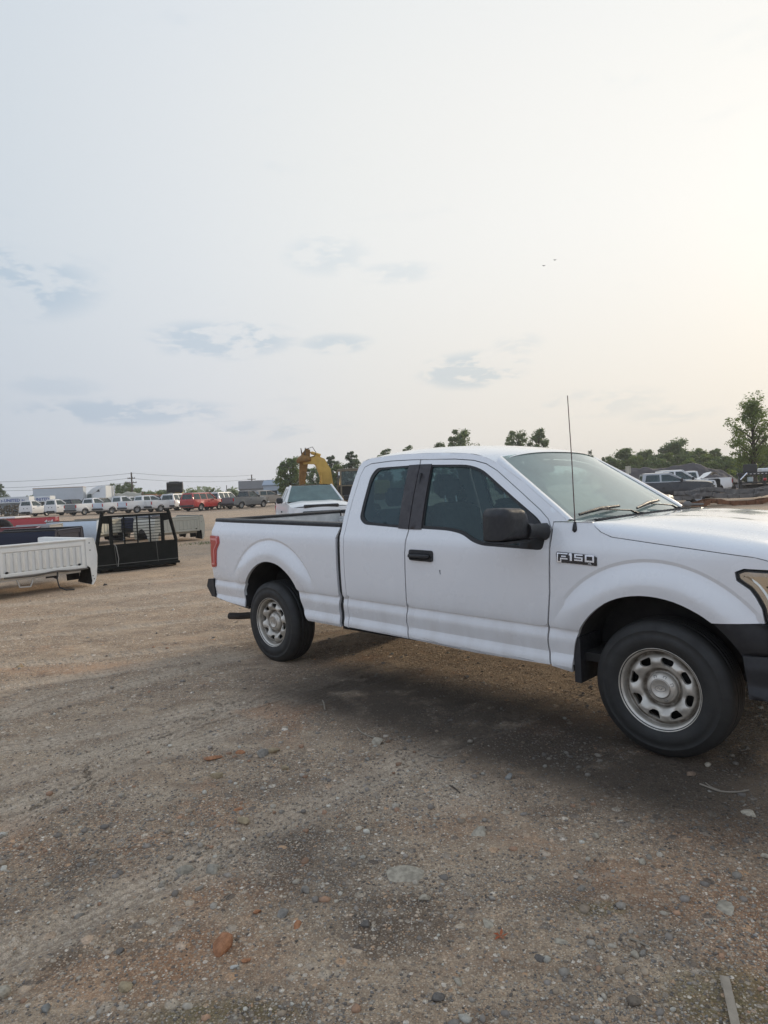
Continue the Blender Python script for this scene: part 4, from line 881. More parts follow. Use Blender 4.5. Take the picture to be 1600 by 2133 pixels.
GLR = glass_mat('ram_glass', (.25, .36, .36), 1.4, haze=.30, hc=(.36, .52, .50))
def vehicle(name, label, cat, loc, rz, paint_m, cab_m=None, kind='regular', bed=True, gate_m=None, H=1.92, Wd=1.95, group=None, dd=.22, raised=False, hood_m=None, wheels=True, strip=False, lamps=True):
    cab_m = cab_m or paint_m; hood_m = hood_m or paint_m; t_ = empty(name, loc, rz, label, cat, group)
    hw = Wd / 2
    if kind == 'suv': xr, xf, xcb, roofb, roofs, wsb, ar, af, zt = -2.6, 2.5, -2.6, -2.42, .35, 1.12, -1.45, 1.60, 1.08
    elif kind == 'crew': xr, xf, xcb, roofb, roofs, wsb, ar, af, zt = -2.95, 2.85, -1.0, -.90, .50, 1.30, -1.75, 1.95, 1.28
    else: xr, xf, xcb, roofb, roofs, wsb, ar, af, zt = -2.8, 2.75, -.40, -.30, .45, 1.18, -1.65, 1.85, 1.24
    zb, zh = {'suv': (1.17, 1.17), 'crew': (1.29, 1.29)}.get(kind, (1.22, 1.22)); zt = {'suv': 1.1, 'crew': 1.34}.get(kind, 1.28); x0 = xr if (bed or kind == 'suv') else xcb - .02
    def Sf(x, z):
        x = np.asarray(x, float); z = np.asarray(z, float); y = hw - .05 * np.clip((z - .75) / .5, -1, 1) ** 2 - .25 * np.clip((x - xf + .5) / .5, 0, 1) ** 3 - (.06 * np.clip((xr + .3 - x) / .3, 0, 1) ** 2 if bed else 0) - .29 * np.clip((z - zb) / (H - zb), 0, 1) ** 1.1 * (z > zb) * ((kind == 'suv') | (z > zt + .02) | (x > xcb - .05))
        for c in (ar, af): y = y + .03 * np.clip((.56 - np.hypot(x - c, z - .42)) / .1, 0, 1)
        return y
    def arch(c): return [(c + .47 * math.cos(a), .38 + .47 * math.sin(a)) for a in np.linspace(0, PI, 11)]
    low = [(xf - .03, .50)] + [(af + .50, .42)] + arch(af) + [(af - .50, .40)]
    if x0 < ar: low += [(ar + .50, .40)] + arch(ar) + [(ar - .50, .45), (x0, .52)]
    else: low += [(x0, .42)]
    top = [(x0, zt if x0 < xcb - .1 else zb)] + ([(xcb - .04, zt), (xcb - .03, zb)] if x0 < xcb - .1 else []) + [(wsb, zb + .02), (wsb + .35, zh), (xf - .4, zh - .06), (xf - .06, zh - .16)]
    body = MB()
    for s in (-1, 1): surf_into(body, top[::-1] + low[::-1] if False else low + top, Sf, s, d=dd)
    # front and rear skins
    yy = np.linspace(-1, 1, 9); A = []
    for u in yy: 
        e = float(Sf(xf - .06, .8)); bx = .10 * (1 - u * u); A.append([(xf - .05 + bx, u * e, .50), (xf - .02 + bx, u * e, .72), (xf - .03 + bx, u * e, .95), (xf - .10 + bx, u * e, zh - .14)])
    body.grid(A, smooth=True)
    if x0 < ar and kind != 'suv':   # bed tub
        body.box(xr + .03, xcb - .05, -hw + .14, hw - .14, .66, .70); 
        for s in (-1, 1): body.box(xr + .03, xcb - .05, min(s * (hw - .14), s * (hw - .06)), max(s * (hw - .14), s * (hw - .06)), .66, zt)
    body.box(x0 + .05, xf - .3, -hw + .12, hw - .12, .40, .46)
    b_ = body.build('body', paint_m, t_)
    # hood
    hd = MB(); A = []
    for q in np.linspace(0, 1, 9):
        row = []
        for u in np.linspace(-1, 1, 13):
            a = abs(u); x = wsb - .02 + (xf - .12 + .10 * (1 - a * a) - wsb) * q; e = float(Sf(min(x, xf - .06), zh - .05)) - .004; zz = np.interp(x, [wsb, wsb + .35, xf - .4, xf - .06, xf + .1], [zb + .05, zh + .06, zh + .01, zh - .10, zh - .15])
            z = zz - (.07 if x < xf - .3 else .06) * a ** 4 + .015 * (sst(.3, .45, a) - sst(.5, .7, a)) ; row.append((x, u * e, z))
        A.append(row)
    hd.grid(A); ho = hd.build('hood', hood_m, t_)
    if raised:
        rh = MB(); rh.grid([[(x, y * hw * .9, z + .05 * math.sin(y * 5 + x * 3)) for y in np.linspace(-1, 1, 9)] for x, z in ((wsb + .45, zh + .06), (wsb + .75, zh + .18), (wsb + 1.05, zh + .42), (wsb + 1.25, zh + .46), (wsb + 1.45, zh + .36), (wsb + 1.5, zh + .30))]); rh.build('buckled_hood', VW, t_)
        q = MB(); q.box(xf - .75, xf + .02, -hw + .05, hw - .05, .55, zh + .02, bev=.08); q.build('engine_bay', DARK, t_)
    # cab with window openings
    cb = MB(); zt2 = H - .045; sl = (wsb - roofs) / (H - zb)
    side = [(xcb, zb - .01), (wsb + .02, zb + .01), (roofs + .06, zt2 - .02), (roofs - .05, zt2), (roofb + .05, zt2), (roofb - .01, zt2 - .05)]
    nwin = {'regular': 1, 'crew': 2, 'suv': 3}[kind]; xl = xcb + .13; xrr = wsb - .10; gaps = np.linspace(xl, xrr - .30, nwin + 1); wins = []
    for k in range(nwin):
        a, b_x = gaps[k] + .04, gaps[k + 1] - .04
        if k == nwin - 1: w_ = [(a, zb + .05), (xrr - .02, zb + .05), (xrr - .06, zb + .12), (roofs - .02, H - .13), (a + (.06 if k == 0 else .02), H - .13)]
        else: w_ = [(a, zb + .05), (b_x, zb + .05), (b_x, H - .13), (a + (.10 if k == 0 else 0), H - .13)]
        wins.append(rounded(w_, .04, 2))
    for s in (-1, 1): surf_into(cb, side, Sf, s, holes=wins, d=dd, flange=.04)
    er = float(Sf(roofs, zt2)); A = []
    for x in np.linspace(roofb, roofs + .04, 8): A.append([(x, u * (er + .01), zt2 + (H - zt2) * (1 - abs(u) ** 3) * (1 if roofb + .05 < x else .4)) for u in np.linspace(-1, 1, 11)])
    cb.grid(A)
    eb = float(Sf(xcb, zb)); 
    bwp = [(xcb + .005, -eb, .50 if not bed or kind == 'suv' else zt - .2), (xcb + .005, eb, .50 if not bed or kind == 'suv' else zt - .2), (xcb + .005, eb, zb), (roofb, er, zt2), (roofb, -er, zt2), (xcb + .005, -eb, zb)]
    def lerp_b(z): return xcb + .005 + (roofb - xcb) * max(0, (z - zb) / (zt2 - zb))
    wbk = [(lerp_b(zb + .10) - .0, -.68, zb + .10), (lerp_b(zb + .10), .68, zb + .10), (lerp_b(H - .16), .60, H - .16), (lerp_b(H - .16), -.60, H - .16)]
    # split the back wall at the belt so each facet is flat
    low_b = [bwp[0], bwp[1], bwp[2], bwp[5]]; up_b = [bwp[5], bwp[2], bwp[3], bwp[4]]; cb.poly(low_b); cb.poly(up_b, [wbk])
    c_ = cb.build('cab', cab_m, t_)
    for s in (-1, 1):
        for w_ in wins: g = MB(); surf_into(g, inset(w_, -.01), Sf, s, d=.4, flange=0, off=-.015); g.build('side_window', GLD, t_)
    g = MB(); g.poly([(p[0] + .012, p[1] * 1.03, p[2]) for p in wbk]); g.build('rear_window', GLD, t_)
    ws = MB(); A = []
    for tt in np.linspace(0, 1, 5): A.append([(roofs + .05 + (wsb - roofs - .02) * tt + .07 * (1 - u * u), u * ((er - .03) + (float(Sf(wsb, zb)) - .06 - er + .03) * tt), H - .04 + (zb + .05 - H + .04) * tt) for u in np.linspace(-1, 1, 9)])
    ws.grid(A); ws.build('windshield', GLD, t_)
    for s in (-1, 1):
        q = MB(); q.tube([(roofs + .03, s * er, zt2), (wsb + .04, s * (float(Sf(wsb, zb)) - .01), zb + .02)], .045, 6); q.build('windshield_post', cab_m, t_)
        q = MB(); q.box(-.06, .06, -.11, .11, -.10, .10, bev=.04); m_ = q.build('door_mirror', BLACKP, t_); m_.location = (wsb - .22, s * (hw + .14), zb + .10)
        q = MB(); q.box(-.09, .09, -.02, .02, -.03, .03, bev=.01); hnd = q.build('door_handle', BLACKP, t_); hnd.location = (xcb + .22 if nwin < 2 else gaps[nwin - 1] + .12, s * (hw + .005), .98)
        if lamps:
            q = MB(); q.box(-.10, .05, -.13, .13, -.10, .10, bev=.03); l_ = q.build('headlight', mat('far_headlight', (.55, .56, .56), .1, metal=.5), t_); l_.location = (xf - .04, s * (hw - .32), .86)
            if x0 < ar: q = MB(); q.box(-.02, .03, -.08, .08, -.17, .17, bev=.02); l_ = q.build('taillight', REDL, t_); l_.location = (xr + .01, s * (hw - .10), 1.0)
            else:
                pass
        if x0 < ar: pass
    q = MB(); q.box(-.04, .035, -hw + .42, hw - .42, -.17, .15, bev=.03); g_ = q.build('grille', BLACKG, t_); g_.location = (xf + .055, 0, .88)
    q = MB(); q.box(-.16, .10, -hw + .08, hw - .08, -.11, .11, bev=.05); g_ = q.build('front_bumper', BLACKP if strip else CHROME, t_); g_.location = (xf + .06, 0, .55)
    if x0 < ar:
        q = MB(); q.box(-.07, .10, -hw + .06, hw - .06, -.10, .10, bev=.04); g_ = q.build('rear_bumper', BLACKP, t_); g_.location = (xr - .04, 0, .56)
        if kind != 'suv': q = MB(); q.box(-.03, .03, -hw + .17, hw - .17, -.26, .29, bev=.015); g_ = q.build('tailgate', gate_m or paint_m, t_); g_.location = (xr + .03, 0, .95)
        else: q = MB(); q.box(-.02, .03, -hw + .05, hw - .05, -.28, .30, bev=.015); g_ = q.build('tailgate', paint_m, t_); g_.location = (xr - .005, 0, .86)
    else:
        for s in (-1, 1):
            q = MB(); q.box(xcb - .55, xcb + .1, s * .42 - .04, s * .42 + .04, .42, .55); q.build('frame_rail', UNDER, t_)
        for yy_ in (-.25, .25):
            q = MB(); q.lathe([(0, 0), (.055, 0), (.06, .01)], 12); o_ = q.build('wall_vent', DARK, t_); o_.location = (xcb - .004, yy_, .98); o_.rotation_euler = (0, -PI / 2, 0)
        q = MB(); q.box(-.012, .0, -.62, .62, .42, .60, bev=.003); q.build('lower_opening', DARK, t_).location = (xcb - .002, 0, 0)
    q = MB(); q.box(x0 + .15, xf - .25, -hw + .18, hw - .18, .30, .56); q.build('chassis', UNDER, t_)
    q = MB(); q.box(max(xcb, -2.3) + .35, max(xcb, -2.3) + .55, -.7, .7, .7, 1.42, bev=.08); q.build('seat', SEATM, t_)
    for (ax, s) in ([(af, -1), (af, 1)] + ([(ar, -1), (ar, 1)])):
        if not wheels and ax == ar: continue
        w = MB(); w.lathe([(.22, .10), (.30, .12), (.355, .11), (.38, .07), (.38, -.07), (.355, -.11), (.22, -.10)], 20); o_ = w.build('tyre', TYRE2, t_); o_.location = (ax, s * (hw - .14), .375); o_.rotation_euler = (-s * PI / 2, 0, 0)
        w = MB(); w.lathe([(0, .05), (.06, .06), (.10, .03), (.18, .05), (.225, .10), (.23, .07)], 20); r_ = w.build('rim', RIM2, o_)
        wl = MB(); wl.lathe([(.46, .0), (.46, .30)], 14, a0=0, a1=PI); wl.poly([(.46 * math.cos(a), .46 * math.sin(a), .30) for a in np.linspace(0, PI, 12)]); o2 = wl.build('wheel_liner', DARK, t_); o2.rotation_euler = (PI / 2, 0, 0) if s < 0 else (PI / 2, 0, PI); o2.location = (ax, s * (hw - .02), .38)
        if s < 0: o2.rotation_euler = (PI / 2, 0, 0); o2.scale = (1, 1, -1)
        else: o2.rotation_euler = (PI / 2, 0, 0)
    return t_

# ---- salvaged truck beds and the black rack at the left
def truck_bed(name, label, loc, rz, pm, wall_m=None, group='pickup beds set down on the gravel', ribs=11, gate=False, cap=None, tilt=0., L=2.0, lights=False, inner=None, dd=.10):
    t_ = empty(name, loc, 0, label, 'truck bed', group, rot=(tilt, 0, rz)); wall_m = wall_m or pm; inner = inner or pm; h = L / 2
    def Sf(x, z):
        z = np.asarray(z, float); x = np.asarray(x, float)
        y = np.interp(z, [.03, .10, .22, .29, .31, .36, .55, .75, .88, .93], [.90, .95, .985, .972, .985, 1.0, 1.005, .99, .955, .93]) - .05 * np.clip((-x - h + .3) / .3, 0, 1) ** 2
        return y + .025 * np.clip((.60 - np.hypot(x + .08, z - .05)) / .12, 0, 1)
    ac = [(-.08 + .44 * math.cos(a), .10 + .44 * math.sin(a)) for a in np.linspace(-.1, PI + .1, 15)]
    out = [(h, .03)] + ac + [(-h + .02, .12), (-h, .5), (-h + .03, .90), (-h + .06, .93), (h, .93)]
    for s in (-1, 1):
        q = MB(); surf_into(q, out, Sf, s, d=dd, flange=.02); sp = q.build('side_panel', pm, t_)
        q = MB(); surf_into(q, [(x, z) for x, z in out if z < .5] + [(-h, .37), (h - .01, .37)] if False else [(h - .02, .04)] + ac + [(-h + .03, .14), (-h + .03, .37), (h - .02, .37)], Sf, s, d=.2, flange=0, off=-.025); q.build('inner_fender', LINER, sp)
        q = MB(); q.box(-h + .02, h - .01, s * .80 - .008, s * .80 + .008, .38, .92); q.box(-h + .03, h - .01, min(s * .80, s * .935), max(s * .80, s * .935), .915, .935); q.build('inner_wall', inner, sp)
        z_ = [.03, .10, .22, .285, .295, .315, .36, .55, .75, .88, .935]; e = [(h + .002, s * (float(Sf(h, z)) - .004), z) for z in z_]
        if e: e[3] = (h + .002, s * .955, .285)
        pr = e + [(h + .002, s * .79, .935), (h + .002, s * .79, .42), (h + .002, s * .86, .36), (h + .002, s * .885, .10), (h + .002, s * .865, .03)]
        q = MB(); q.poly(pr, thick=(-.012, 0, 0)); q.tube([(h + .004, s * .985, .40), (h + .004, s * 1.0, .6), (h + .004, s * .975, .8), (h + .004, s * .935, .93)], .010, 6); en = q.build('side_end', pm, t_)
        for (yy_, zz_) in ((.86, .84), (.87, .70), (.90, .20), (.92, .14)): q = MB(); q.lathe([(0, 0), (.012, 0)], 8); o_ = q.build('bolt_hole', DARK, en); o_.location = (h + .004, s * yy_, zz_); o_.rotation_euler = (0, PI / 2, 0)
        q = MB(); q.poly([(-.55, s * .70, .30), (.42, s * .70, .30), (.42, s * .70, .02), (-.55, s * .70, .02)]) if False else q.lathe([(.45, 0), (.45, .26)], 14, a0=0, a1=PI); o_ = q.build('wheel_house', LINER, t_); o_.rotation_euler = (PI / 2, 0, 0); o_.location = (-.08, (.96 if s > 0 else -.70), .10)
        if cap: q = MB(); q.box(-h + .04, h, min(s * .83, s * .95), max(s * .83, s * .95), .936, .958, bev=.008); q.build('rail_cap', cap, t_)
        if lights: q = MB(); q.box(-.012, .10, -.06, .012, -.18, .18, bev=.01); o_ = q.build('taillight', REDL, t_); o_.location = (-h, s * .965, .70)
    q = MB(); q.box(-h + .03, h - .03, -.80, .80, .36, .385)
    for k in range(4): q.box(-h + .2 + k * (L - .4) / 3 - .04, -h + .2 + k * (L - .4) / 3 + .04, -.75, .75, .28, .36)
    q.build('bed_floor', inner, t_)
    q = MB(); q.box(h - .03, h - .015, -.795, .795, .36, .90); q.box(h - .05, h + .015, -.80, .80, .90, .935, bev=.008); q.box(h - .016, h + .004, -.75, .75, .80, .87, bev=.006); q.box(h - .016, h + .004, -.75, -.70, .40, .80, bev=.006); q.box(h - .016, h + .004, .70, .75, .40, .80, bev=.006); q.box(h - .016, h + .006, -.75, .75, .37, .43, bev=.006)
    fw = q.build('front_wall', wall_m, t_)
    for i in range(ribs):
        y = -.62 + 1.24 * i / max(1, ribs - 1); q = MB(); q.box(-.010, .020, -.030, .030, -.175, .175, bev=.014); o_ = q.build('rib', wall_m, fw); o_.location = (h - .014, y, .615)
    for y in (-.66, .66): q = MB(); q.lathe([(0, 0), (.030, 0)], 12); o_ = q.build('drain_hole', DARK, fw); o_.location = (h + .007, y * .98, .448); o_.rotation_euler = (0, PI / 2, 0); o_.scale = (.7, 1, 1)
    if gate: q = MB(); q.box(-h - .03, -h + .02, -.80, .80, .36, .92, bev=.01); q.build('tailgate', pm, t_)
    return t_
def dir_rz(a, b):
    """heading whose front wall runs from ground point b (right) to a (left)"""
    d_ = (a - b); n = Vector((-d_.y, d_.x)); 
    if n.y > 0: n = -n
    return math.atan2(n.y, n.x)
pR = PXD(200, 1049 + 171, 12.74); pL = PXD(-22, 1058 + 190, 11.25); rz_w = dir_rz(pL, pR); fwd = Vector((math.cos(rz_w), math.sin(rz_w), 0))
mid = (pR + pL) / 2; c = mid - fwd * 1.0; c.z = .0
wb = truck_bed('truck_bed', 'white pickup bed shell with ribbed front wall facing the camera, nearest on the left', c, rz_w, mat('bed_white', (.80, .80, .77), .45, noise=.12, nscale=5, dirt=((.33, .28, .2), .0, .7, .35)))
q = MB(); q.tube([(1.03, -.70, .36), (1.03, -.2, .345), (1.035, .1, .37), (1.03, .22, .375), (1.03, .55, .35), (1.02, .8, .36)], [.016, .018, .02, .022, .02, .014], 6); q.build('bent_cross_bar', mat('rusty_grey', (.10, .09, .08), .8, noise=.4), wb)
q = MB(); q.tube([(1.02, .22, .36), (1.04, .20, .22), (1.06, .22, .08), (1.14, .30, .02), (1.22, .42, .018)], .014, 6); q.build('filler_hose', mat('hose_rubber', (.02, .02, .02), .6), wb)
q = MB(); q.tube([(.80, -.42, .34), (.84, -.38, .15), (.86, -.20, .14), (.82, -.10, .34)], .016, 6); q.build('mount_bracket', mat('bed_white', (.7, .7, .67)), wb)
# headache rack on its black body shell
pR = PXD(371, 1042 + 128, 16.1); pL = PXD(203, 1049 + 138, 14.9); rz_r = dir_rz(pL, pR); mid = (pR + pL) / 2; mid.z = 0
rk = empty('headache_rack', mid, rz_r, 'black steel headache rack with barred window and solid lower panel', 'headache rack')
RB = mat('rack_black', (.007, .008, .007), .65, spec=.25, noise=.3, nscale=6); hw_ = .95
q = MB(); q.box(-.02, .02, -hw_, hw_, .10, .63, bev=.006); lp = q.build('lower_panel', RB, rk)
q = MB(); q.box(-.02, .07, -hw_ - .02, hw_ + .02, .06, .115, bev=.01); q.build('bottom_lip', RB, lp)
q = MB(); q.box(.018, .030, -hw_, hw_, .165, .18, bev=.004); q.build('edge_strip', mat('scuffed_edge', (.12, .12, .11), .6), lp)
for y in (-.55, .42): q = MB(); q.tube([(.024, y, .62), (.028, y + .015, .4), (.026, y + .03, .14)], .006, 5); q.build('weld_seam', mat('scuffed_edge', (.12, .12, .11), .6), lp)
q = MB(); q.tube([(.03, -.55, .64), (.06, -.52, .58), (.065, -.48, .3), (.05, -.50, .12)], .010, 6); q.build('hanging_cable', mat('grey_cable', (.25, .25, .24), .6), rk)
for s in (-1, 1):
    q = MB(); q.tube([(0, s * .93, .60), (-.02, s * .76, 1.385)], .045, 8); q.build('slanted_post', RB, rk)
    q = MB(); q.box(-.025, .025, s * .60 - .035, s * .60 + .035, .62, 1.27); q.build('inner_post', RB, rk)
    q = MB(); q.poly([(.012, s * .80, 1.26), (.012, s * .56, 1.26), (.012, s * .56, 1.10), (.012, s * .83, 1.13)], thick=(-.02, 0, 0)); q.build('gusset_plate', RB, rk)
q = MB(); q.box(-.03, .03, -.82, .82, 1.25, 1.30, bev=.008); q.build('top_bar', RB, rk)
for y in (-.30, 0., .30): q = MB(); q.box(-.015, .015, y - .013, y + .013, .62, 1.26); q.build('vertical_bar', RB, rk)
for k in range(8): q = MB(); z = .69 + k * .068; q.box(-.010, .010, -.60, .60, z - .007, z + .007); q.build('grille_bar', RB, rk)
for s in (-1, 1): q = MB(); q.box(-1.3, -.02, s * .88 - .03, s * .88 + .03, .0, .52, bev=.01); q.build('side_skirt', RB, rk)
q = MB(); q.box(-1.3, -.02, -.85, .85, .42, .50); q.build('deck', mat('deck_grey', (.20, .21, .22), .6, noise=.3), rk)
q = MB(); q.box(-.5, .0, -.6, .3, .0, .12, bev=.02); q.build('dark_block', UNDER, rk)  # dark block added to stand for the shadow beneath the rack

def bed_at(u0, u1, d0, d1, **k):
    """bed whose front wall spans columns u0..u1 at depths d0..d1"""
    a = GD(u0, d0); b = GD(u1, d1); rz = dir_rz(a, b); f_ = Vector((math.cos(rz), math.sin(rz), 0)); c_ = (a + b) / 2 - f_ * (k.get('L', 2.0) / 2); c_.z = gh(c_.x, c_.y)
    return c_, rz
c = GD(180, 25.6); truck_bed('truck_bed', 'pale blue pickup bed side-on behind the left post of the black rack', c, R(-8), VBLUE, cap=BLACKP, inner=mat('bed_cream', (.50, .48, .40), .5, noise=.15, nscale=5), wall_m=mat('bed_cream', (.5, .48, .4)), ribs=7, L=2.1)
c = GD(282, 27.2); truck_bed('truck_bed', 'dark navy pickup bed seen through the bars of the black rack', c, R(4), VNAVY, cap=VSIL, inner=VNAVY, L=1.9, ribs=5)
c, rz = bed_at(330, 421, 24.0, 25.2); truck_bed('truck_bed', 'cream pickup bed with ribbed wall and black rail caps, right of the black rack', c, rz, mat('bed_cream', (.50, .48, .40), .5, noise=.15, nscale=5), cap=BLACKP, ribs=9)
c = GD(62, 18.2); truck_bed('truck_bed', 'navy blue pickup bed side-on with red taillight, behind the nearest white bed', c, R(4), VNAVY, wall_m=VNAVY, cap=BLACKP, lights=True, L=2.2, inner=VBLK, ribs=1)
c = GD(12, 20.6); truck_bed('truck_bed', 'dark red pickup bed showing only its rounded rail above the navy bed', c, R(24), VDRED, L=1.9)
c = GD(70, 22.6); truck_bed('truck_bed', 'silver pickup bed with dark-edged open end behind the navy bed', c, R(14), mat('dull_silver', (.33, .32, .30), .55, noise=.2), inner=VSIL, L=1.5, ribs=5)
c = GD(56, 27.0); c.z += .16; rbd = truck_bed('truck_bed', 'bright red torn pickup bed with white 4x4 lettering, raised on blocks', c, R(22), VRED, L=2.3, ribs=5)
glyph('4x4', .16, mat('white_decal', (.8, .8, .78), .5), rbd, (.78, -1.006, .74), (PI / 2, 0, 0), .003, 'lettering', 1.3)
q = MB(); q.box(-.9, .9, -.7, -.4, -.18, .10); q.box(-.9, .9, .4, .7, -.18, .10); q.build('support_timber', UNDER, rbd)
c = GD(38, 27.6); q = MB(); q.box(-.62, .62, -.5, .5, 0, .09, bev=.03); o = q.build('tonneau_lid', VW, None); o.location = (c.x - .25, c.y - .1, c.z + 1.105); o.rotation_euler = (0, 0, R(-8)); tag(o, 'flat white plastic lid lying on top of the bright red bed', 'lid')
c = GD(4, 24.6); q = MB(); q.lathe([(.20, .12), (.30, .14), (.40, .13), (.44, .08), (.44, -.08), (.40, -.13), (.30, -.14), (.20, -.12)], 28); o = q.build('scrap_wheel', mat('worn_tyre', (.025, .02, .018), .8, noise=.4), None); o.location = (c.x, c.y, c.z + .72); o.rotation_euler = (PI / 2, 0, R(10)); tag(o, 'worn dark tyre on a rusty rim standing behind the red beds', 'wheel')
q = MB(); q.lathe([(0, .02), (.08, .04), (.14, .0), (.205, .10)], 20); q.build('rim', mat('rusty_rim', (.11, .045, .025), .8, noise=.5), o)
q = MB(); q.box(-.35, .35, -.3, .3, 0, .3, bev=.02); o = q.build('dark_block', UNDER, None); o.location = c; tag(o, 'dark timber block propping the worn tyre', 'block')

# ---- the white four-door pickup beyond the bed, and the rows of salvage trucks
c = GD(648, 24.2); ram = vehicle('pickup_truck', 'white four-door pickup facing the camera, right beside the yellow excavator', 'pickup truck', c, R(-76), VW, kind='crew', H=1.93, Wd=2.10, dd=.12, strip=True)
for ch in ram.children:
    if ch.name.startswith('windshield') and 'post' not in ch.name: ch.data.materials[0] = GLR
q = MB(); q.box(-.05, .05, -.58, .58, -.02, .10, bev=.03); o = q.build('hood_scoop_edge', BLACKG, ram); o.location = (2.80, 0, 1.14)
ROW = 'salvage pickups parked in the far row'
def row(u, depth, rz, label, pm, **k):
    c = GD(u, depth * .87); k.setdefault('group', ROW); return vehicle(k.pop('name', 'pickup_truck'), label, k.pop('cat', 'pickup truck'), c, R(rz), pm, **k)
row(60, 88, 74, 'white bedless pickup cab, leftmost of the far row, beside the blue-lettered trailer', VW, bed=False, wheels=False)
row(112, 87, 68, 'white bedless pickup cab with its door side showing, second in the far row', VW, bed=False, wheels=False)
row(152, 104, 70, 'dark blue pickup behind the gap between two white cabs', VNAVY, kind='crew')
row(190, 86, 66, 'white pickup with grey tailgate, third in the far row', VW, gate_m=VGREY, H=1.88)
row(250, 86, 58, 'white pickup with pale blue tailgate in front of the semi cab', VW, gate_m=VBLUE, H=1.95)
row(306, 85, 52, 'white pickup with narrow tailgate view below the tarped trailer', VW, gate_m=VBLUE, H=1.9, kind='crew')
row(350, 86, 56, 'white pickup right next to the small white van', VW, H=1.86)
row(212, 98, 72, 'long black sport utility wagon half hidden behind the white pickups', VBLK, kind='suv', name='suv', cat='suv', group='suvs in the far lot')
row(322, 100, 40, 'dark red pickup cab peeping over the white pickups', VDRED, group='pickups in the second far row')
row(374, 88, 78, 'small white van seen from behind, left of the red wagon', VW, kind='suv', name='van', cat='van', H=1.95, group='suvs in the far lot')
row(424, 82, 66, 'bright red wagon parked in the middle of the far row', VRED, kind='suv', name='suv', cat='suv', H=1.95, group='suvs in the far lot')
row(468, 88, 74, 'white wagon right of the red wagon', VW, kind='suv', name='suv', cat='suv', group='suvs in the far lot')
row(513, 84, 58, 'grey pickup with dented tailgate near the right end of the far row', VGREY, cab_m=VBLK)
row(552, 92, 30, 'tan pickup at the right end of the far row', VTAN, kind='crew')
row(268, 103, 60, 'white pickup cab roof visible behind the far row under the tarped trailer', VW, group='pickups in the second far row')

# trailers, semi cab, loader bucket
def box_thing(name, label, cat, loc, rz, group=None): return empty(name, loc, rz, label, cat, group)
c = GD(128, 104); bt = empty('box_trailer', c, R(14), 'pale grey box trailer behind the white cabs', 'trailer')
q = MB(); q.box(-3.6, 3.6, -1.25, 1.25, 1.1, 4.0, bev=.04); q.build('cargo_box', mat('trailer_skin', (.50, .54, .58), .5, noise=.12, nscale=1.5), bt)
q = MB(); q.box(-3.62, 3.62, -1.27, 1.27, 3.9, 4.02, bev=.02); q.build('roof_rail', mat('trailer_rail', (.35, .25, .18), .6), bt)
q = MB(); q.box(-3.4, 3.4, -.5, .5, .8, 1.1); q.build('chassis', UNDER, bt)
for x in (-2.7, -1.7):
    for s in (-1, 1): w = MB(); w.lathe([(0, .12), (.3, .14), (.48, .10), (.48, -.10), (0, -.10)], 16); o = w.build('wheel', TYRE2, bt); o.location = (x, s * 1.05, .48); o.rotation_euler = (-s * PI / 2, 0, 0)
c = GD(208, 106); sm_ = empty('semi_truck', c, R(172), 'white sleeper-cab semi truck with sloped roof behind the far row', 'semi truck')
q = MB(); 
for s in (-1, 1): q.poly([(-1.9, s * 1.2, 1.0), (1.0, s * 1.2, 1.0), (3.2, s * 1.0, 1.0), (3.3, s * .95, 1.9), (1.6, s * 1.15, 2.2), (1.25, s * 1.18, 2.9), (.4, s * 1.15, 3.65), (-.5, s * 1.1, 4.0), (-1.9, s * 1.1, 4.0)])
pf = [(-1.9, 1.1, 4.0), (-.5, 1.1, 4.0), (.4, 1.15, 3.65), (1.25, 1.18, 2.9), (1.6, 1.15, 2.2), (3.3, .95, 1.9), (3.35, 1.0, 1.0)]
q.grid([[(x, -y, z), (x, 0, z + .05), (x, y, z)] for x, y, z in pf], smooth=False); q.poly([(-1.9, -1.2, 1.0), (-1.9, 1.2, 1.0), (-1.9, 1.1, 4.0), (-1.9, -1.1, 4.0)]); q.build('sleeper_cab', mat('semi_white', (.70, .73, .74), .35, coat=.4), sm_)
for s in (-1, 1):
    q = MB(); q.poly([(.5, s * 1.195, 2.05), (1.4, s * 1.175, 2.05), (1.2, s * 1.185, 2.75), (.55, s * 1.185, 2.8)]); q.build('side_window', GLD, sm_)
    q = MB(); q.poly([(-.9, s * 1.17, 3.1), (-.3, s * 1.17, 3.1), (-.7, s * 1.15, 3.5)]); q.build('sleeper_window', DARK, sm_)
q = MB(); q.grid([[(1.62, -1.0, 2.25), (1.68, 0, 2.25), (1.62, 1.0, 2.25)], [(1.27, -1.05, 2.88), (1.34, 0, 2.90), (1.27, 1.05, 2.88)]]); q.build('windshield', GLD, sm_)
q = MB(); q.box(-5.5, 3.2, -.5, .5, .7, 1.0); q.build('chassis', UNDER, sm_)
q = MB(); q.tube([(-2.1, -1.0, 1.0), (-2.1, -1.0, 4.1)], .09, 8); q.build('exhaust_stack', CHROME, sm_)
for x in (2.4, -3.6, -4.8):
    for s in (-1, 1): w = MB(); w.lathe([(0, .12), (.3, .14), (.5, .10), (.5, -.10), (0, -.10)], 16); o = w.build('wheel', TYRE2, sm_); o.location = (x, s * 1.0, .5); o.rotation_euler = (-s * PI / 2, 0, 0)
c = GD(262, 108); tt_ = empty('tarped_trailer', c, R(4), 'low trailer covered with a beige tarp left of the utility pole', 'trailer')
q = MB(); A = []
for x in np.linspace(-2.9, 2.9, 13): A.append([(x, y, 1.2 + (1.6 + .15 * math.sin(x * 2.1) + .1 * math.sin(x * 5)) * (1 - abs(y / 1.25) ** 4)) for y in np.linspace(-1.25, 1.25, 9)])
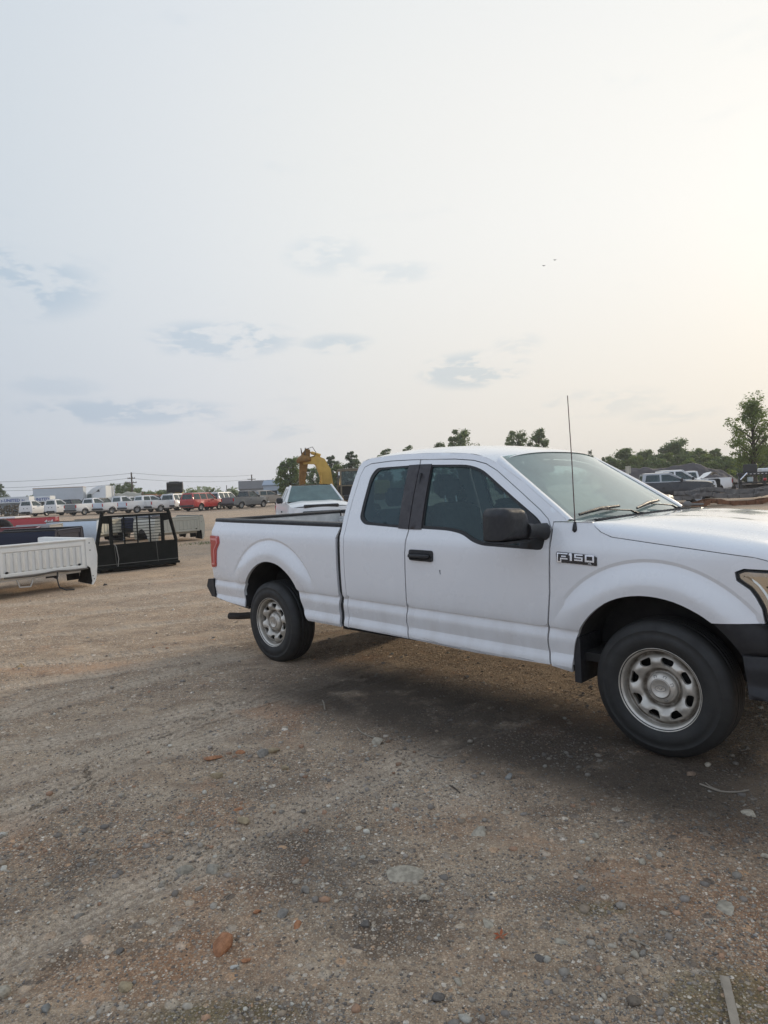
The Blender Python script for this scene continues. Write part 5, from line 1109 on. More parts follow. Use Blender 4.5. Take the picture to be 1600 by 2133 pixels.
q.grid(A); q.build('tarp', mat('beige_tarp', (.42, .39, .32), .8, noise=.2, nscale=2), tt_)
q = MB(); q.box(-3, 3, -1.2, 1.2, .9, 1.2); q.build('deck', UNDER, tt_)
for x in (-1.9, -.9): w = MB(); w.lathe([(0, .1), (.45, .1), (.45, -.1), (0, -.1)], 14); o = w.build('wheel', TYRE2, tt_); o.location = (x, -1.0, .45); o.rotation_euler = (PI / 2, 0, 0)
c = GD(318, 112); q = MB(); q.box(-2.3, 2.3, -.6, .6, 1.95, 2.25, bev=.05); q.box(-1.6, -1.3, -.1, .1, 0, 2); q.box(1.3, 1.6, -.1, .1, 0, 2); q.box(-1.0, .8, -.4, .4, 2.25, 2.42, bev=.05); o = q.build('grader_blade', mat('rust_orange', (.36, .16, .05), .7, noise=.4, nscale=2), None); o.location = c; tag(o, 'orange-brown steel implement on legs behind the white pickups', 'farm implement')
c = GD(368, 100); ld = empty('wheel_loader', c, R(-80), 'wheel loader with black bucket raised above the white van', 'wheel loader')
LB = mat('bucket_black', (.02, .02, .024), .6, noise=.4)
q = MB(); A = [[(x, -1.15, z), (x, 1.15, z)] for x, z in [(1.0, 3.75), (.75, 3.95), (.2, 3.85), (-.1, 3.4), (.0, 2.8), (.4, 2.45), (1.1, 2.35)]]; q.grid(A, smooth=False)
for s in (-1.15, 1.15): q.poly([(x, s, z) for x, z in [(1.0, 3.75), (.75, 3.95), (.2, 3.85), (-.1, 3.4), (.0, 2.8), (.4, 2.45), (1.1, 2.35)]])
q.build('bucket', LB, ld)
q = MB(); q.box(.7, 1.0, -.8, .7, 3.62, 4.02, bev=.03); q.build('bucket_guard', LB, ld)
for s in (-1, 1): q = MB(); q.tube([(-.05, s * .5, 2.9), (-1.6, s * .5, 2.6), (-2.4, s * .5, 1.8)], .14, 6); q.build('lift_arm', LB, ld)
q = MB(); q.box(-5.2, -2.0, -.9, .9, .9, 1.9, bev=.15); q.box(-3.6, -2.3, -.7, .7, 1.9, 3.0, bev=.1); q.build('machine_body', mat('machine_yellow', (.45, .28, .03), .55, noise=.3, nscale=3), ld)
for x in (-2.3, -4.7):
    for s in (-1, 1): w = MB(); w.lathe([(0, .2), (.4, .22), (.65, .18), (.65, -.18), (0, -.18)], 16); o = w.build('wheel', TYRE2, ld); o.location = (x, s * 1.0, .65); o.rotation_euler = (-s * PI / 2, 0, 0)
# lettered trailers at the far left
UB = mat('sign_blue', (.015, .06, .30), .5); UW = mat('sign_white', (.66, .70, .72), .5, noise=.06)
for (u, dep, rz, lab, wdt) in ((10, 93, 12, 'white storage trailer with blue UNITED lettering, open side facing the lot', 3.3), (72, 97, 10, 'second white storage trailer with blue UNITED lettering behind the leftmost cab', 2.3)):
    c = GD(u, dep); ut = empty('storage_trailer', c, R(rz), lab, 'trailer', 'lettered storage trailers'); w2 = wdt
    q = MB(); q.box(-w2, w2, -.02, 2.4, 2.62, 2.70); q.box(-w2, w2, -.06, 0, 1.85, 2.66); q.box(-w2, w2, 2.36, 2.42, .3, 2.62); q.box(-w2, -w2 + .1, 0, 2.4, .3, 2.62); q.box(w2 - .8, w2, -.05, 2.4, .3, 2.62); q.box(-w2, w2, 0, 2.4, .3, .45); q.build('shell', UW, ut)
    xs_ = -w2 + .15; 
    for k, (tx, col_, sz) in enumerate((('F', UB, .34), ('UNITED', UB, .62), ('Fab', UB, .30)) if w2 > 3 else (('UNITED', UB, .62),)):
        pass
    if w2 > 3:
        for tx, x_, sz in (('UNITED', -3.1, .58), ('F-', -.35, .44), ('UNITED', .05, .58), ('Fai', 2.35, .40)): glyph(tx, sz, UB, ut, (x_, -.075, 2.02), (PI / 2, 0, 0), .004, 'lettering', 1.0)
    else: glyph('UNITED', .60, UB, ut, (.05, -.075, 2.02), (PI / 2, 0, 0), .004, 'lettering', 1.0)
    for x in (-w2 * .4, w2 * .4): w = MB(); w.lathe([(0, .1), (.4, .1), (.4, -.1), (0, -.1)], 14); o = w.build('wheel', TYRE2, ut); o.location = (x, .1, .4); o.rotation_euler = (PI / 2, 0, 0)
c = GD(14, 91.5); q = MB(); rr = random.Random(3)
for k in range(90):
    M = Matrix.Translation((rr.uniform(-1.9, 1.6), rr.uniform(0, 1.0), rr.uniform(.05, 1.55))) @ Euler((rr.uniform(0, 3), rr.uniform(0, 3), rr.uniform(0, 3))).to_matrix().to_4x4(); s_ = rr.uniform(.08, .26); q.box(-s_, s_, -s_ * .5, s_ * .5, -s_ * .3, s_ * .3, M=M)
o = q.build('scrap_pile', mat('mixed_scrap', (.16, .13, .09), .8, noise=.9, nscale=3), None); o.location = c; tag(o, 'heap of brown and tan scrap parts under the lettered trailer', kind='stuff')

# excavator
c = GD(702, 40); ex = empty('excavator', c, R(195), 'yellow tracked excavator with raised bent boom behind the white four-door pickup', 'excavator')
YEL = mat('excavator_yellow', (.66, .42, .09), .5, noise=.35, nscale=2.5); YELD = mat('dirty_yellow', (.26, .13, .03), .7, noise=.7, nscale=5); DST = mat('dirty_steel', (.10, .07, .045), .7, noise=.6, nscale=6)
def bar(name, pts, w, m, parent, y0=0.):
    """box-section beam along (x,z,height) stations"""
    q = MB(); A = []
    for i, (x, z, h_) in enumerate(pts):
        a = pts[max(0, i - 1)]; b = pts[min(len(pts) - 1, i + 1)]; t_ = Vector((b[0] - a[0], b[1] - a[1])).normalized(); n = Vector((-t_.y, t_.x)) * h_ / 2
        A.append([(x + n.x, y0 - w / 2, z + n.y), (x + n.x, y0 + w / 2, z + n.y), (x - n.x, y0 + w / 2, z - n.y), (x - n.x, y0 - w / 2, z - n.y), (x + n.x, y0 - w / 2, z + n.y)])
    q.grid(A, smooth=False); q.add(A[0][:4], [(0, 1, 2, 3)]); q.add(A[-1][:4], [(3, 2, 1, 0)]); return q.build(name, m, parent)
bar('boom', [(.32, 1.30, .50), (.42, 2.0, .60), (.60, 2.85, .74), (.84, 3.38, .66), (1.15, 3.55, .54), (1.60, 3.50, .40), (1.92, 3.42, .30)], .38, YEL, ex, -.25)
bar('stick', [(1.55, 4.2, .25), (1.72, 3.75, .55), (1.85, 3.3, .48), (1.98, 2.4, .38), (2.02, 1.55, .28)], .30, YELD, ex, -.25)
q = MB(); q.tube([(.80, -.25, 3.80), (1.35, -.25, 3.98)], .10, 8); q.tube([(1.35, -.25, 3.98), (1.68, -.25, 4.10)], .05, 8); q.build('stick_cylinder', YEL, ex)
for s in (-.22, .22): q = MB(); q.tube([(.85, -.25 + s * 1.3, 1.45), (.83, -.25 + s * 1.3, 2.2)], .07, 8); q.tube([(.83, -.25 + s * 1.3, 2.2), (.80, -.25 + s * 1.3, 2.85)], .04, 8); q.build('boom_cylinder', YEL, ex)
q = MB(); q.lathe([(0, .0), (.42, .0), (.46, .06), (.46, .2), (.40, .28), (.2, .42), (0, .42)], 20, M=Matrix.Translation((1.80, -.25, 3.42)) @ Matrix.Rotation(.12, 4, 'Y')); q.build('rotator_head', YELD, ex)
for k, (dx, dy) in enumerate(((-.22, -.12), (.0, .14), (.24, -.05))): q = MB(); q.tube([(1.76 + dx * .6, -.25 + dy, 3.85), (1.72 + dx, -.25 + dy, 4.28)], [.06, .025], 6); q.build('coupler_hook', DST, ex)
q = MB(); q.tube([(1.62, -.1, 4.2), (1.3, -.05, 4.32), (1.1, -.05, 4.0), (1.2, -.05, 3.75), (1.5, -.05, 3.7)], .022, 6); q.build('hydraulic_hose', BLACKP, ex)
q = MB(); q.box(1.92, 2.02, -.40, -.05, 1.75, 2.05, bev=.01); q.build('warning_plate', mat('warning_orange', (.75, .16, .02), .5), ex)
q = MB(); q.box(-3.0, .5, -1.25, 1.25, .95, 1.25, bev=.05); q.build('deck', YELD, ex)
q = MB(); q.box(-3.1, -1.2, -1.2, 1.2, 1.25, 2.15, bev=.12); q.build('engine_cover', YEL, ex)
cabx0, cabx1, cy0, cy1 = -1.30, -.10, .25, 1.20
q = MB()
for x in (cabx0, cabx1):
    for y in (cy0, cy1): q.box(x - .04, x + .04, y - .04, y + .04, 1.25, 2.80)
for z in (1.28, 1.90, 2.78):
    for y in (cy0, cy1): q.box(cabx0, cabx1, y - .035, y + .035, z - .035, z + .035)
    for x in (cabx0, cabx1): q.box(x - .035, x + .035, cy0, cy1, z - .035, z + .035)
q.box(cabx0 - .03, cabx1 + .03, cy0 - .03, cy1 + .03, 2.80, 2.90, bev=.03); cbx = q.build('operator_cab', mat('cab_grime', (.20, .17, .12), .6, noise=.4), ex)
for pts in ([(cabx0, cy1, 1.93), (cabx1, cy1, 1.93), (cabx1, cy1, 2.75), (cabx0, cy1, 2.75)], [(cabx1, cy0, 1.93), (cabx1, cy1, 1.93), (cabx1, cy1, 2.75), (cabx1, cy0, 2.75)], [(cabx0, cy0, 1.93), (cabx0, cy1, 1.93), (cabx0, cy1, 2.75), (cabx0, cy0, 2.75)]):
    q = MB(); q.poly(pts); q.build('cab_window', GLD, cbx)
for pts in ([(cabx0, cy1, 1.3), (cabx1, cy1, 1.3), (cabx1, cy1, 1.95), (cabx0, cy1, 1.95)], [(cabx1, cy0, 1.3), (cabx1, cy1, 1.3), (cabx1, cy1, 1.95), (cabx1, cy0, 1.95)]): q = MB(); q.poly(pts); q.build('door_panel', DARK, cbx)
q = MB(); q.box(-.95, -.45, .45, .95, 1.3, 2.2, bev=.08); q.build('seat', DARK, cbx)
for s in (-1, 1):
    q = MB(); pr_ = [(-2.0 + .38 * math.cos(a), .40 + .38 * math.sin(a)) for a in np.linspace(PI / 2, PI * 1.5, 8)] + [(1.4 + .38 * math.cos(a), .40 + .38 * math.sin(a)) for a in np.linspace(-PI / 2, PI / 2, 8)]
    q.poly([(x, s * 1.35 - .25, z) for x, z in pr_], thick=(0, .5, 0)); tr_ = q.build('track', DST, ex)
q = MB(); q.box(-1.0, .5, -.9, .9, .45, .95); q.build('undercarriage', DST, ex)

# right side: frames, wrecks, heap
RUST = mat('rusty_frame', (.24, .105, .05), .85, noise=.6, nscale=4); FRM = mat('dark_frame', (.19, .18, .17), .75, noise=.6, nscale=4)
def ladder(label, c, rz, m, z0, L=5.6, seed=1, tilt=0.):
    t_ = empty('chassis_ladder', (c.x, c.y, c.z + z0), 0, label, 'chassis', 'bare truck frames stacked on the gravel', rot=(0, tilt, rz)); r_ = random.Random(seed)
    prof = [(-L / 2, .10), (-L * .36, .10), (-L * .28, .22), (-L * .17, .24), (-L * .08, .12), (L * .18, .08), (L * .27, .17), (L * .40, .20), (L / 2, .16)]
    for s in (-1, 1): bar('frame_rail', [(x, z, .20) for x, z in smooth_path(prof, 3)], .07, m, t_, s * .43)
    for i, x in enumerate((-.46, -.3, -.14, .05, .22, .42)): q = MB(); z = float(np.interp(x * L, [p[0] for p in prof], [p[1] for p in prof])); q.box(x * L - .05, x * L + .05, -.43, .43, z - .05, z + .05, bev=.01); q.build('crossmember', m, t_)
    for i in range(13): q = MB(); x = r_.uniform(-.45, .45) * L; a_ = r_.uniform(.04, .16); q.box(-a_, a_, -.12, .0, -.14 * r_.random() - .04, .08 * r_.random() + .03, bev=.01); o = q.build('bracket', m, t_); o.location = (x, -.46, float(np.interp(x, [p[0] for p in prof], [p[1] for p in prof]))); o.rotation_euler = (0, r_.uniform(-.4, .4), 0)
    return t_
c = GD(1530, 34.0); ladder('rust-brown truck frame, lowest of the stack beyond the white hood', c, R(-6), RUST, .02, 5.2, 1)
ladder('dark grey truck frame lying on the rust-brown frame', c + Vector((-.3, .1, 0)), R(-4), FRM, .38, 5.8, 2)
ladder('dark frame with spring hangers on top of the frame stack', c + Vector((.3, .5, 0)), R(-9), FRM, .62, 5.8, 3)
c2 = GD(1600, 35.5); ladder('dark grey truck frame running out at the right edge of the stack', c2 + Vector((.4, 0.6, 0)), R(-3), FRM, .35, 5.6, 4)
q = MB(); q.tube([(0, -.75, .0), (0, .75, 0)], .06, 10); q.tube([(0, -.2, 0), (0, -.1, 0), (0, .1, 0), (0, .2, 0)], [.07, .17, .17, .07], 12); o = q.build('loose_axle', FRM, None); cc = GD(1432, 33.2); o.location = (cc.x, cc.y, cc.z + .20); o.rotation_euler = (0, 0, .9); tag(o, 'dark loose truck axle at the left end of the frame stack', 'axle')
c = GD(1372, 38.5); vehicle('pickup_truck', 'black-hooded pickup with silver cab facing right behind the frame stack', 'pickup truck', c, R(-14), VBLK, cab_m=VSIL, kind='crew', H=1.86, group='wrecks on the right', dd=.15, strip=True)
c = GD(1400, 45.5); wk = vehicle('pickup_truck', 'white wrecked pickup with buckled raised hood and dark windows', 'pickup truck', c, R(-9), VW, kind='crew', H=2.02, group='wrecks on the right', raised=True, dd=.15, strip=True, lamps=False)
q = MB(); rr = random.Random(8)
for k in range(16): M = Matrix.Translation((2.55 + rr.uniform(-.3, .35), rr.uniform(-.8, .8), rr.uniform(.6, 1.1))) @ Euler((rr.uniform(0, 3), rr.uniform(0, 3), rr.uniform(0, 3))).to_matrix().to_4x4(); q.box(-.25, .25, -.04, .04, -.03, .03, M=M)
tag(q.build('crumpled_front', UNDER, wk), kind='stuff')
c = GD(1440, 53); vehicle('pickup_truck', 'white pickup showing its red taillight behind the wrecked white pickup', 'pickup truck', c, R(172), VW, group='wrecks on the right', dd=.15)
# dark heap of gravel with uneven ridge
def heap(label, pts, m, name='gravel_heap', seed=1, res=40):
    xs = np.linspace(0, 1, res * 2); ys = np.linspace(-1, 1, res); 
    (u0, u1, dep, wid, hh) = pts; a = GD(u0, dep); b = GD(u1, dep); L = (b - a).length; t_ = (b - a).normalized(); n = Vector((-t_.y, t_.x, 0)); A = []
    for i, x in enumerate(xs):
        row_ = []
        for y in ys:
            p = a + t_ * (x * L) + n * (y * wid); e = (1 - abs(y) ** 1.6); h_ = float(np.interp(x, hh[0], hh[1])) * max(0, e) ** 1.1
            h_ += (float(vnoise(np.array([p.x]), np.array([p.y]), .8, seed)[0]) * .22 + float(vnoise(np.array([p.x]), np.array([p.y]), 2.3, seed + 1)[0]) * .10) * min(1, h_)
            row_.append((p.x, p.y, gh(p.x, p.y) - .1 + h_))
        A.append(row_)
    q = MB(); q.grid(A); o = q.build(name, m, None); tag(o, label, 'gravel heap', None); return o
HEAPM = mat('dark_grindings', (.085, .075, .078), .95, noise=.5, nscale=1.5, bump=1.0, bscale=12)
heap('long dark heap of asphalt grindings below the tree belt', (1255, 1560, 68, 4.0, ([0, .12, .3, .42, .62, .8, 1], [.6, 2.3, 2.6, 2.3, 2.85, 1.9, 0.2])), HEAPM, seed=30)
c = GD(1310, 62); sb = empty('sign_board', c, R(-5), 'small slatted white board on a post behind the windshield edge', 'sign')
q = MB(); q.box(-.04, .04, -.04, .04, 0, 2.6); q.build('post', VW, sb)
for k in range(6): q = MB(); q.box(-.25, .25, -.06, -.03, 1.95 + k * .115, 2.04 + k * .115); q.build('slat', mat('board_cream', (.5, .48, .4), .7), sb)
c = GD(1500, 55); lowt = empty('flatbed_trailer', c, R(-4), 'low dark flatbed trailer in front of the dark heap', 'trailer')
q = MB(); q.box(-1.4, 1.4, -.9, .9, .62, .80, bev=.02); q.build('deck', UNDER, lowt)
for x in (-1.2, -.3, .6, 1.25): q = MB(); q.box(x - .04, x + .04, -.9, -.82, .8, 1.25); q.build('stake', UNDER, lowt)
q = MB(); q.box(-.5, .9, -.5, .5, .8, 1.2, bev=.08); q.build('dark_crate', DARK, lowt)
for x in (-.6, .5): w = MB(); w.lathe([(0, .1), (.34, .1), (.34, -.1), (0, -.1)], 14); o = w.build('wheel', TYRE2, lowt); o.location = (x, -.95, .34); o.rotation_euler = (PI / 2, 0, 0)
# black machine frame at the right edge
c = GD(1592, 40); bm_ = empty('forklift_frame', c, R(-8), 'black steel machine frame with tall rear plate at the right edge', 'machine'); MK = mat('machine_black', (.014, .015, .015), .35, coat=.3)
for (x0, x1, z0, z1, nm) in ((-1.45, -1.28, .2, 1.55, 'upright'), (-.05, .1, .2, 1.6, 'upright'), (1.2, 1.4, .2, 1.6, 'upright'), (-1.5, 1.4, 1.45, 1.62, 'cross_beam'), (-1.5, 1.4, .95, 1.05, 'cross_beam'), (-1.5, 1.4, .3, .5, 'cross_beam')): q = MB(); q.box(x0, x1, -.10, .10, z0, z1, bev=.02); q.build(nm, MK, bm_)
q = MB(); q.box(-1.15, -.35, .0, .08, 1.62, 2.12, bev=.03); q.build('back_plate', MK, bm_)
q = MB(); q.box(-.1, .5, .1, .7, 1.6, 1.85, bev=.05); q.build('white_tank', VW, bm_)
q = MB(); q.tube([(-1.38, -.12, 1.2), (-1.1, -.15, 1.5), (-1.0, -.15, 1.6)], .045, 8); q.build('grab_rail', CHROME, bm_)
for k in range(6): q = MB(); q.box(-.05, .05, -.012, .0, -.02, .02); o = q.build('reflector', VW, bm_); o.location = (-1.0 + k * .22, -.105, 1.53)
q = MB(); q.box(-1.0, 1.2, .1, .8, .3, .9, bev=.05); q.build('engine_block', UNDER, bm_)
q = MB(); q.box(-.9, -.6, -.02, .15, 1.05, 1.35, bev=.03); q.build('filter_box', mat('pale_panel', (.45, .52, .52), .5), bm_)
q = MB(); q.lathe([(0, .16), (.09, .14), (.10, 0), (0, 0)], 12, M=Matrix.Translation((.0, -.15, 1.1))); q.build('red_canister', REDL, bm_)

# buildings far behind
for (u, dep, rz, lab, sx, sy, h1, h2, wm_, rm) in ((536, 128, 12, 'low grey-roofed shed behind the grey pickup', 3.2, 4, 2.6, 4.2, (.3, .3, .3), (.10, .10, .105)), (585, 118, 5, 'low pale blue-grey building left of the white four-door pickup', 2.6, 4, 3.0, 3.9, (.35, .42, .50), (.22, .28, .36))):
    c = GD(u, dep); b_ = empty('shed', c, R(rz), lab, 'building', 'far sheds')
    q = MB(); q.box(-sx, sx, -sy, sy, -.3, h1); q.build('wall', mat('shed_wall_%d' % u, wm_, .8), b_)
    q = MB(); q.poly([(-sx - .2, -sy - .2, h1), (sx + .2, -sy - .2, h1), (sx + .2, 0, h2), (-sx - .2, 0, h2)], thick=(0, 0, .1)); q.poly([(-sx - .2, sy + .2, h1), (sx + .2, sy + .2, h1), (sx + .2, 0, h2), (-sx - .2, 0, h2)], thick=(0, 0, .1)); q.build('roof', mat('shed_roof_%d' % u, rm, .7), b_)
    q = MB(); q.box(-sx * .6, -sx * .1, -sy - .06, -sy + .02, 0, 2.1); q.build('door', DARK, b_)
# poles and lines
WOOD = mat('pole_wood', (.09, .07, .055), .9, noise=.4)
def pole(label, u, dep, vtop, arms, r=.14):
    c = GD(u, dep); top = PXD(u, vtop, dep).z; p = empty('utility_pole', c, 0, label, 'utility pole', 'utility poles'); H_ = top - c.z
    q = MB(); q.tube([(0, 0, -.5), (0, 0, H_)], [r, r * .7], 10); q.build('post', WOOD, p)
    for (va, wd) in arms:
        z = PXD(u, va, dep).z - c.z; q = MB(); q.box(-wd, wd, -.20, -.10, z - .07, z + .07); a_ = q.build('crossarm', WOOD, p)
        for x in (-wd * .9, -wd * .4, wd * .4, wd * .9): q = MB(); q.lathe([(.05, 0), (.08, .06), (.04, .16), (0, .18)], 8); o = q.build('insulator', mat('insulator', (.3, .3, .3), .4), a_); o.location = (x, -.15, z + .07)
    return Vector((c.x, c.y, top))
P1 = pole('tall wooden utility pole with two crossarms behind the far row', 278, 112, 984, ((996.5, .62), (1005.5, .88)), .17)
P2 = pole('smaller distant utility pole with two crossarms above the sheds', 527, 148, 988.5, ((998.5, .9), (1005, .8)), .17)
P0 = PXD(-60, 1005, 100); 
q = MB(); z1 = P1.z
def line(a, b, sag, label):
    q = MB(); pts = [a.lerp(b, t) - Vector((0, 0, sag * 4 * t * (1 - t))) for t in np.linspace(0, 1, 17)]; q.tube(pts, .022, 4); tag(q.build('power_line', BLACKP, None), label, 'power line', 'power lines')
la = PXD(-80, 1006, 100); lb = PXD(-80, 1018, 100); lc = PXD(-80, 1022, 100)
a1 = PXD(278, 985.5, 112); a2 = PXD(270, 996, 112); a3 = PXD(268, 1005, 112); b1 = PXD(527, 989.5, 148); b2 = PXD(521, 998.5, 148); b3 = PXD(534, 1005, 148)
line(la, a1, .3, 'highest power line left of the tall pole'); line(lb, a2, .4, 'middle power line left of the tall pole'); line(lc, a3, .5, 'lowest power line left of the tall pole')
line(a1, b1, .5, 'highest power line between the two poles'); line(a2, b2, .6, 'lower power line between the two poles'); line(b3, PXD(800, 1000, 190), .5, 'power line running right from the smaller pole')
c = GD(474, 125); lp = empty('lamp_post', c, 0, 'thin lamp post with one curved arm above the white wagon', 'lamp post'); ztop = PXD(474, 1011, 125).z - c.z
q = MB(); q.tube([(0, 0, 0), (0, 0, ztop)], .07, 6); q.build('post', UNDER, lp); q = MB(); q.tube([(0, 0, ztop - 1.0), (.5, 0, ztop - .75), (1.0, 0, ztop - .8)], .05, 6); q.build('lamp_arm', UNDER, lp)
# ---------------------------------------------------------------- trees
def leaf_mat(name, a, b, c):
    M = bpy.data.materials.new(name); M.use_nodes = True; t = NT(M.node_tree); p = t.n['Principled BSDF']; at = t.add('ShaderNodeAttribute'); at.attribute_name = 'tone'
    g = t.sep(at.outputs['Color'])[0]; col = t.ramp(g, [(0, a), (.5, b), (1, c)]); t.put(p.inputs['Base Color'], col); p.inputs['Roughness'].default_value = .6; p.inputs['Specular IOR Level'].default_value = .25
    tl = t.add('ShaderNodeBsdfTranslucent'); t.put(tl.inputs[0], t.mix(1., col, (1.3, 1.35, .7, 1), 'MULTIPLY')); mx = t.add('ShaderNodeMixShader'); mx.inputs[0].default_value = .35
    o = t.n['Material Output']; t.l.new(p.outputs[0], mx.inputs[1]); t.l.new(tl.outputs[0], mx.inputs[2]); t.l.new(mx.outputs[0], o.inputs[0]); return M
LEAF = leaf_mat('broad_leaf', (.095, .130, .062), (.135, .180, .080), (.19, .245, .105)); LEAFC = leaf_mat('pine_leaf', (.075, .105, .075), (.105, .140, .095), (.14, .18, .11)); LEAFY = leaf_mat('fresh_leaf', (.095, .130, .045), (.140, .185, .062), (.20, .25, .09))
BARK = mat('bark', (.07, .055, .042), .9, noise=.4)
def leaf_mesh(name, C, Rr, N, size, seed, up=.3):
    """C: clump centres (n,3), Rr radii: N leaf sprays spread through the clumps"""
    r = np.random.default_rng(seed); k = r.integers(0, len(C), N); d_ = r.normal(size=(N, 3)); d_ /= np.linalg.norm(d_, axis=1)[:, None]
    P = C[k] + d_ * (Rr[k] * r.random(N) ** .45)[:, None] * np.array([1, 1, .8]); n = d_ * .6 + r.normal(size=(N, 3)) * .6 + np.array([0, 0, up]); n /= np.linalg.norm(n, axis=1)[:, None]
    a = np.cross(n, r.normal(size=(N, 3))); a /= np.linalg.norm(a, axis=1)[:, None] + 1e-9; b = np.cross(n, a); s = size * r.uniform(.55, 1.3, N)[:, None]
    # each spray: a bent four-vertex blade
    V = np.stack([P - a * s, P - b * s * .45 + n * s * .12, P + a * s, P + b * s * .45 + n * s * .12], 1).reshape(-1, 3); F = (np.arange(N)[:, None] * 4 + np.array([[0, 1, 2, 3]])).reshape(-1, 4)
    me = np_mesh(name, V, F, 4); ca = me.color_attributes.new('tone', 'FLOAT_COLOR', 'POINT'); tn = np.clip(r.uniform(0, 1, len(C))[k] * .6 + r.uniform(0, .4, N), 0, 1); ca.data.foreach_set('color', np.repeat(np.stack([tn, tn, tn, np.ones(N)], 1), 4, 0).astype(np.float32).ravel()); return me
def tree(label, u, dep, vtop, wpx, kind='broad', seed=1, vbot=None, group=None, dens=1., name=None, lm=None):
    c = GD(u, dep); r = random.Random(seed); ztop = PXD(u, vtop, dep).z - c.z; W_ = wpx * dep / FPX; t_ = empty(name or ('pine_tree' if kind == 'pine' else 'tree'), c, 0, label, 'tree', group); cb = max(.35, ztop * (.18 if vbot is None else 0.1))
    tk = MB(); tips = []
    if kind == 'pine':
        tk.tube([(0, 0, -.2), (.05, 0, ztop * .5), (0, 0, ztop)], [W_ * .045 + .06, W_ * .03 + .03, .02], 7); C = []; Rr = []; n = 16
        for i in range(n):
            z = ztop * (.22 + .78 * i / (n - 1)); rad = W_ * .78 * (1 - (i / n)) ** .65 * r.uniform(.75, 1.15) + .12; m_ = max(4, int(10 - i * .4))
            for k in range(m_):
                a = r.uniform(0, 2 * PI); q = r.uniform(.45, 1.0); e = (rad * q * math.cos(a), rad * q * math.sin(a), z + r.uniform(-.25, .3) * rad + r.uniform(-.03, .03) * ztop)
                C.append(e); Rr.append(rad * r.uniform(.16, .28) + .08)
                if q > .7: tk.tube([(0, 0, z - .1), e], [.03, .012], 4, cap=False)
        me = leaf_mesh('crown', np.array(C), np.array(Rr), int(5200 * dens), .09 + .016 * W_, seed, .1); lmx = lm or LEAFC
    else:
        hb = ztop * .28; tk.tube([(0, 0, -.2), (r.uniform(-.1, .1), 0, hb), (r.uniform(-.2, .2), r.uniform(-.2, .2), ztop * .6), (0, 0, ztop * .92)], [W_ * .035 + .07, W_ * .028 + .05, W_ * .014 + .03, .02], 7); C = []; Rr = []
        nl = {'broad': 22, 'sparse': 34}.get(kind, 30)
        for i in range(nl):
            a = 2.4 * i + r.uniform(-.4, .4); f = (i + .5) / nl; z = ztop * ((.24 + .72 * f) if kind != 'low' else (.10 + .85 * f)); env = 1 - 4.2 * abs(f - .5) ** 3 if kind != 'sparse' else math.sin(PI * min(1, f * .78 + .2)) ** .8
            q = r.uniform(.25, .95); e = Vector((W_ * .5 * env * q * math.cos(a), W_ * .5 * env * q * math.sin(a), z)); zs = max(ztop * .15, z - W_ * .28)
            tk.tube([(0, 0, zs), e * .55 + Vector((0, 0, zs * .45 + W_ * .02)), e], [W_ * .012 + .02, W_ * .008 + .012, .008], 4, cap=False)
            C.append(tuple(e)); Rr.append(W_ * r.uniform(.14, .23) * (.48 if kind == 'sparse' else 1.1 if kind == 'low' else 1))
            for k in range(5 if kind == 'sparse' else 2): o = Vector((r.uniform(-1, 1), r.uniform(-1, 1), r.uniform(-.6, .8))) * W_ * .14; C.append(tuple(e + o)); Rr.append(W_ * r.uniform(.06, .12))
        if kind == 'low':
            for i in range(16): a = 2 * PI * i / 16; C.append((W_ * .40 * math.cos(a), W_ * .40 * math.sin(a), ztop * r.uniform(.08, .5))); Rr.append(W_ * .20)
        me = leaf_mesh('crown', np.array(C), np.array(Rr), int({'sparse': 6500, 'low': 8500}.get(kind, 7000) * dens), {'sparse': .05, 'low': .11}.get(kind, .10) + .012 * W_, seed); lmx = lm or LEAF
    tk.build('trunk', BARK, t_, fix=False); link('crown', me, lmx, t_); return t_
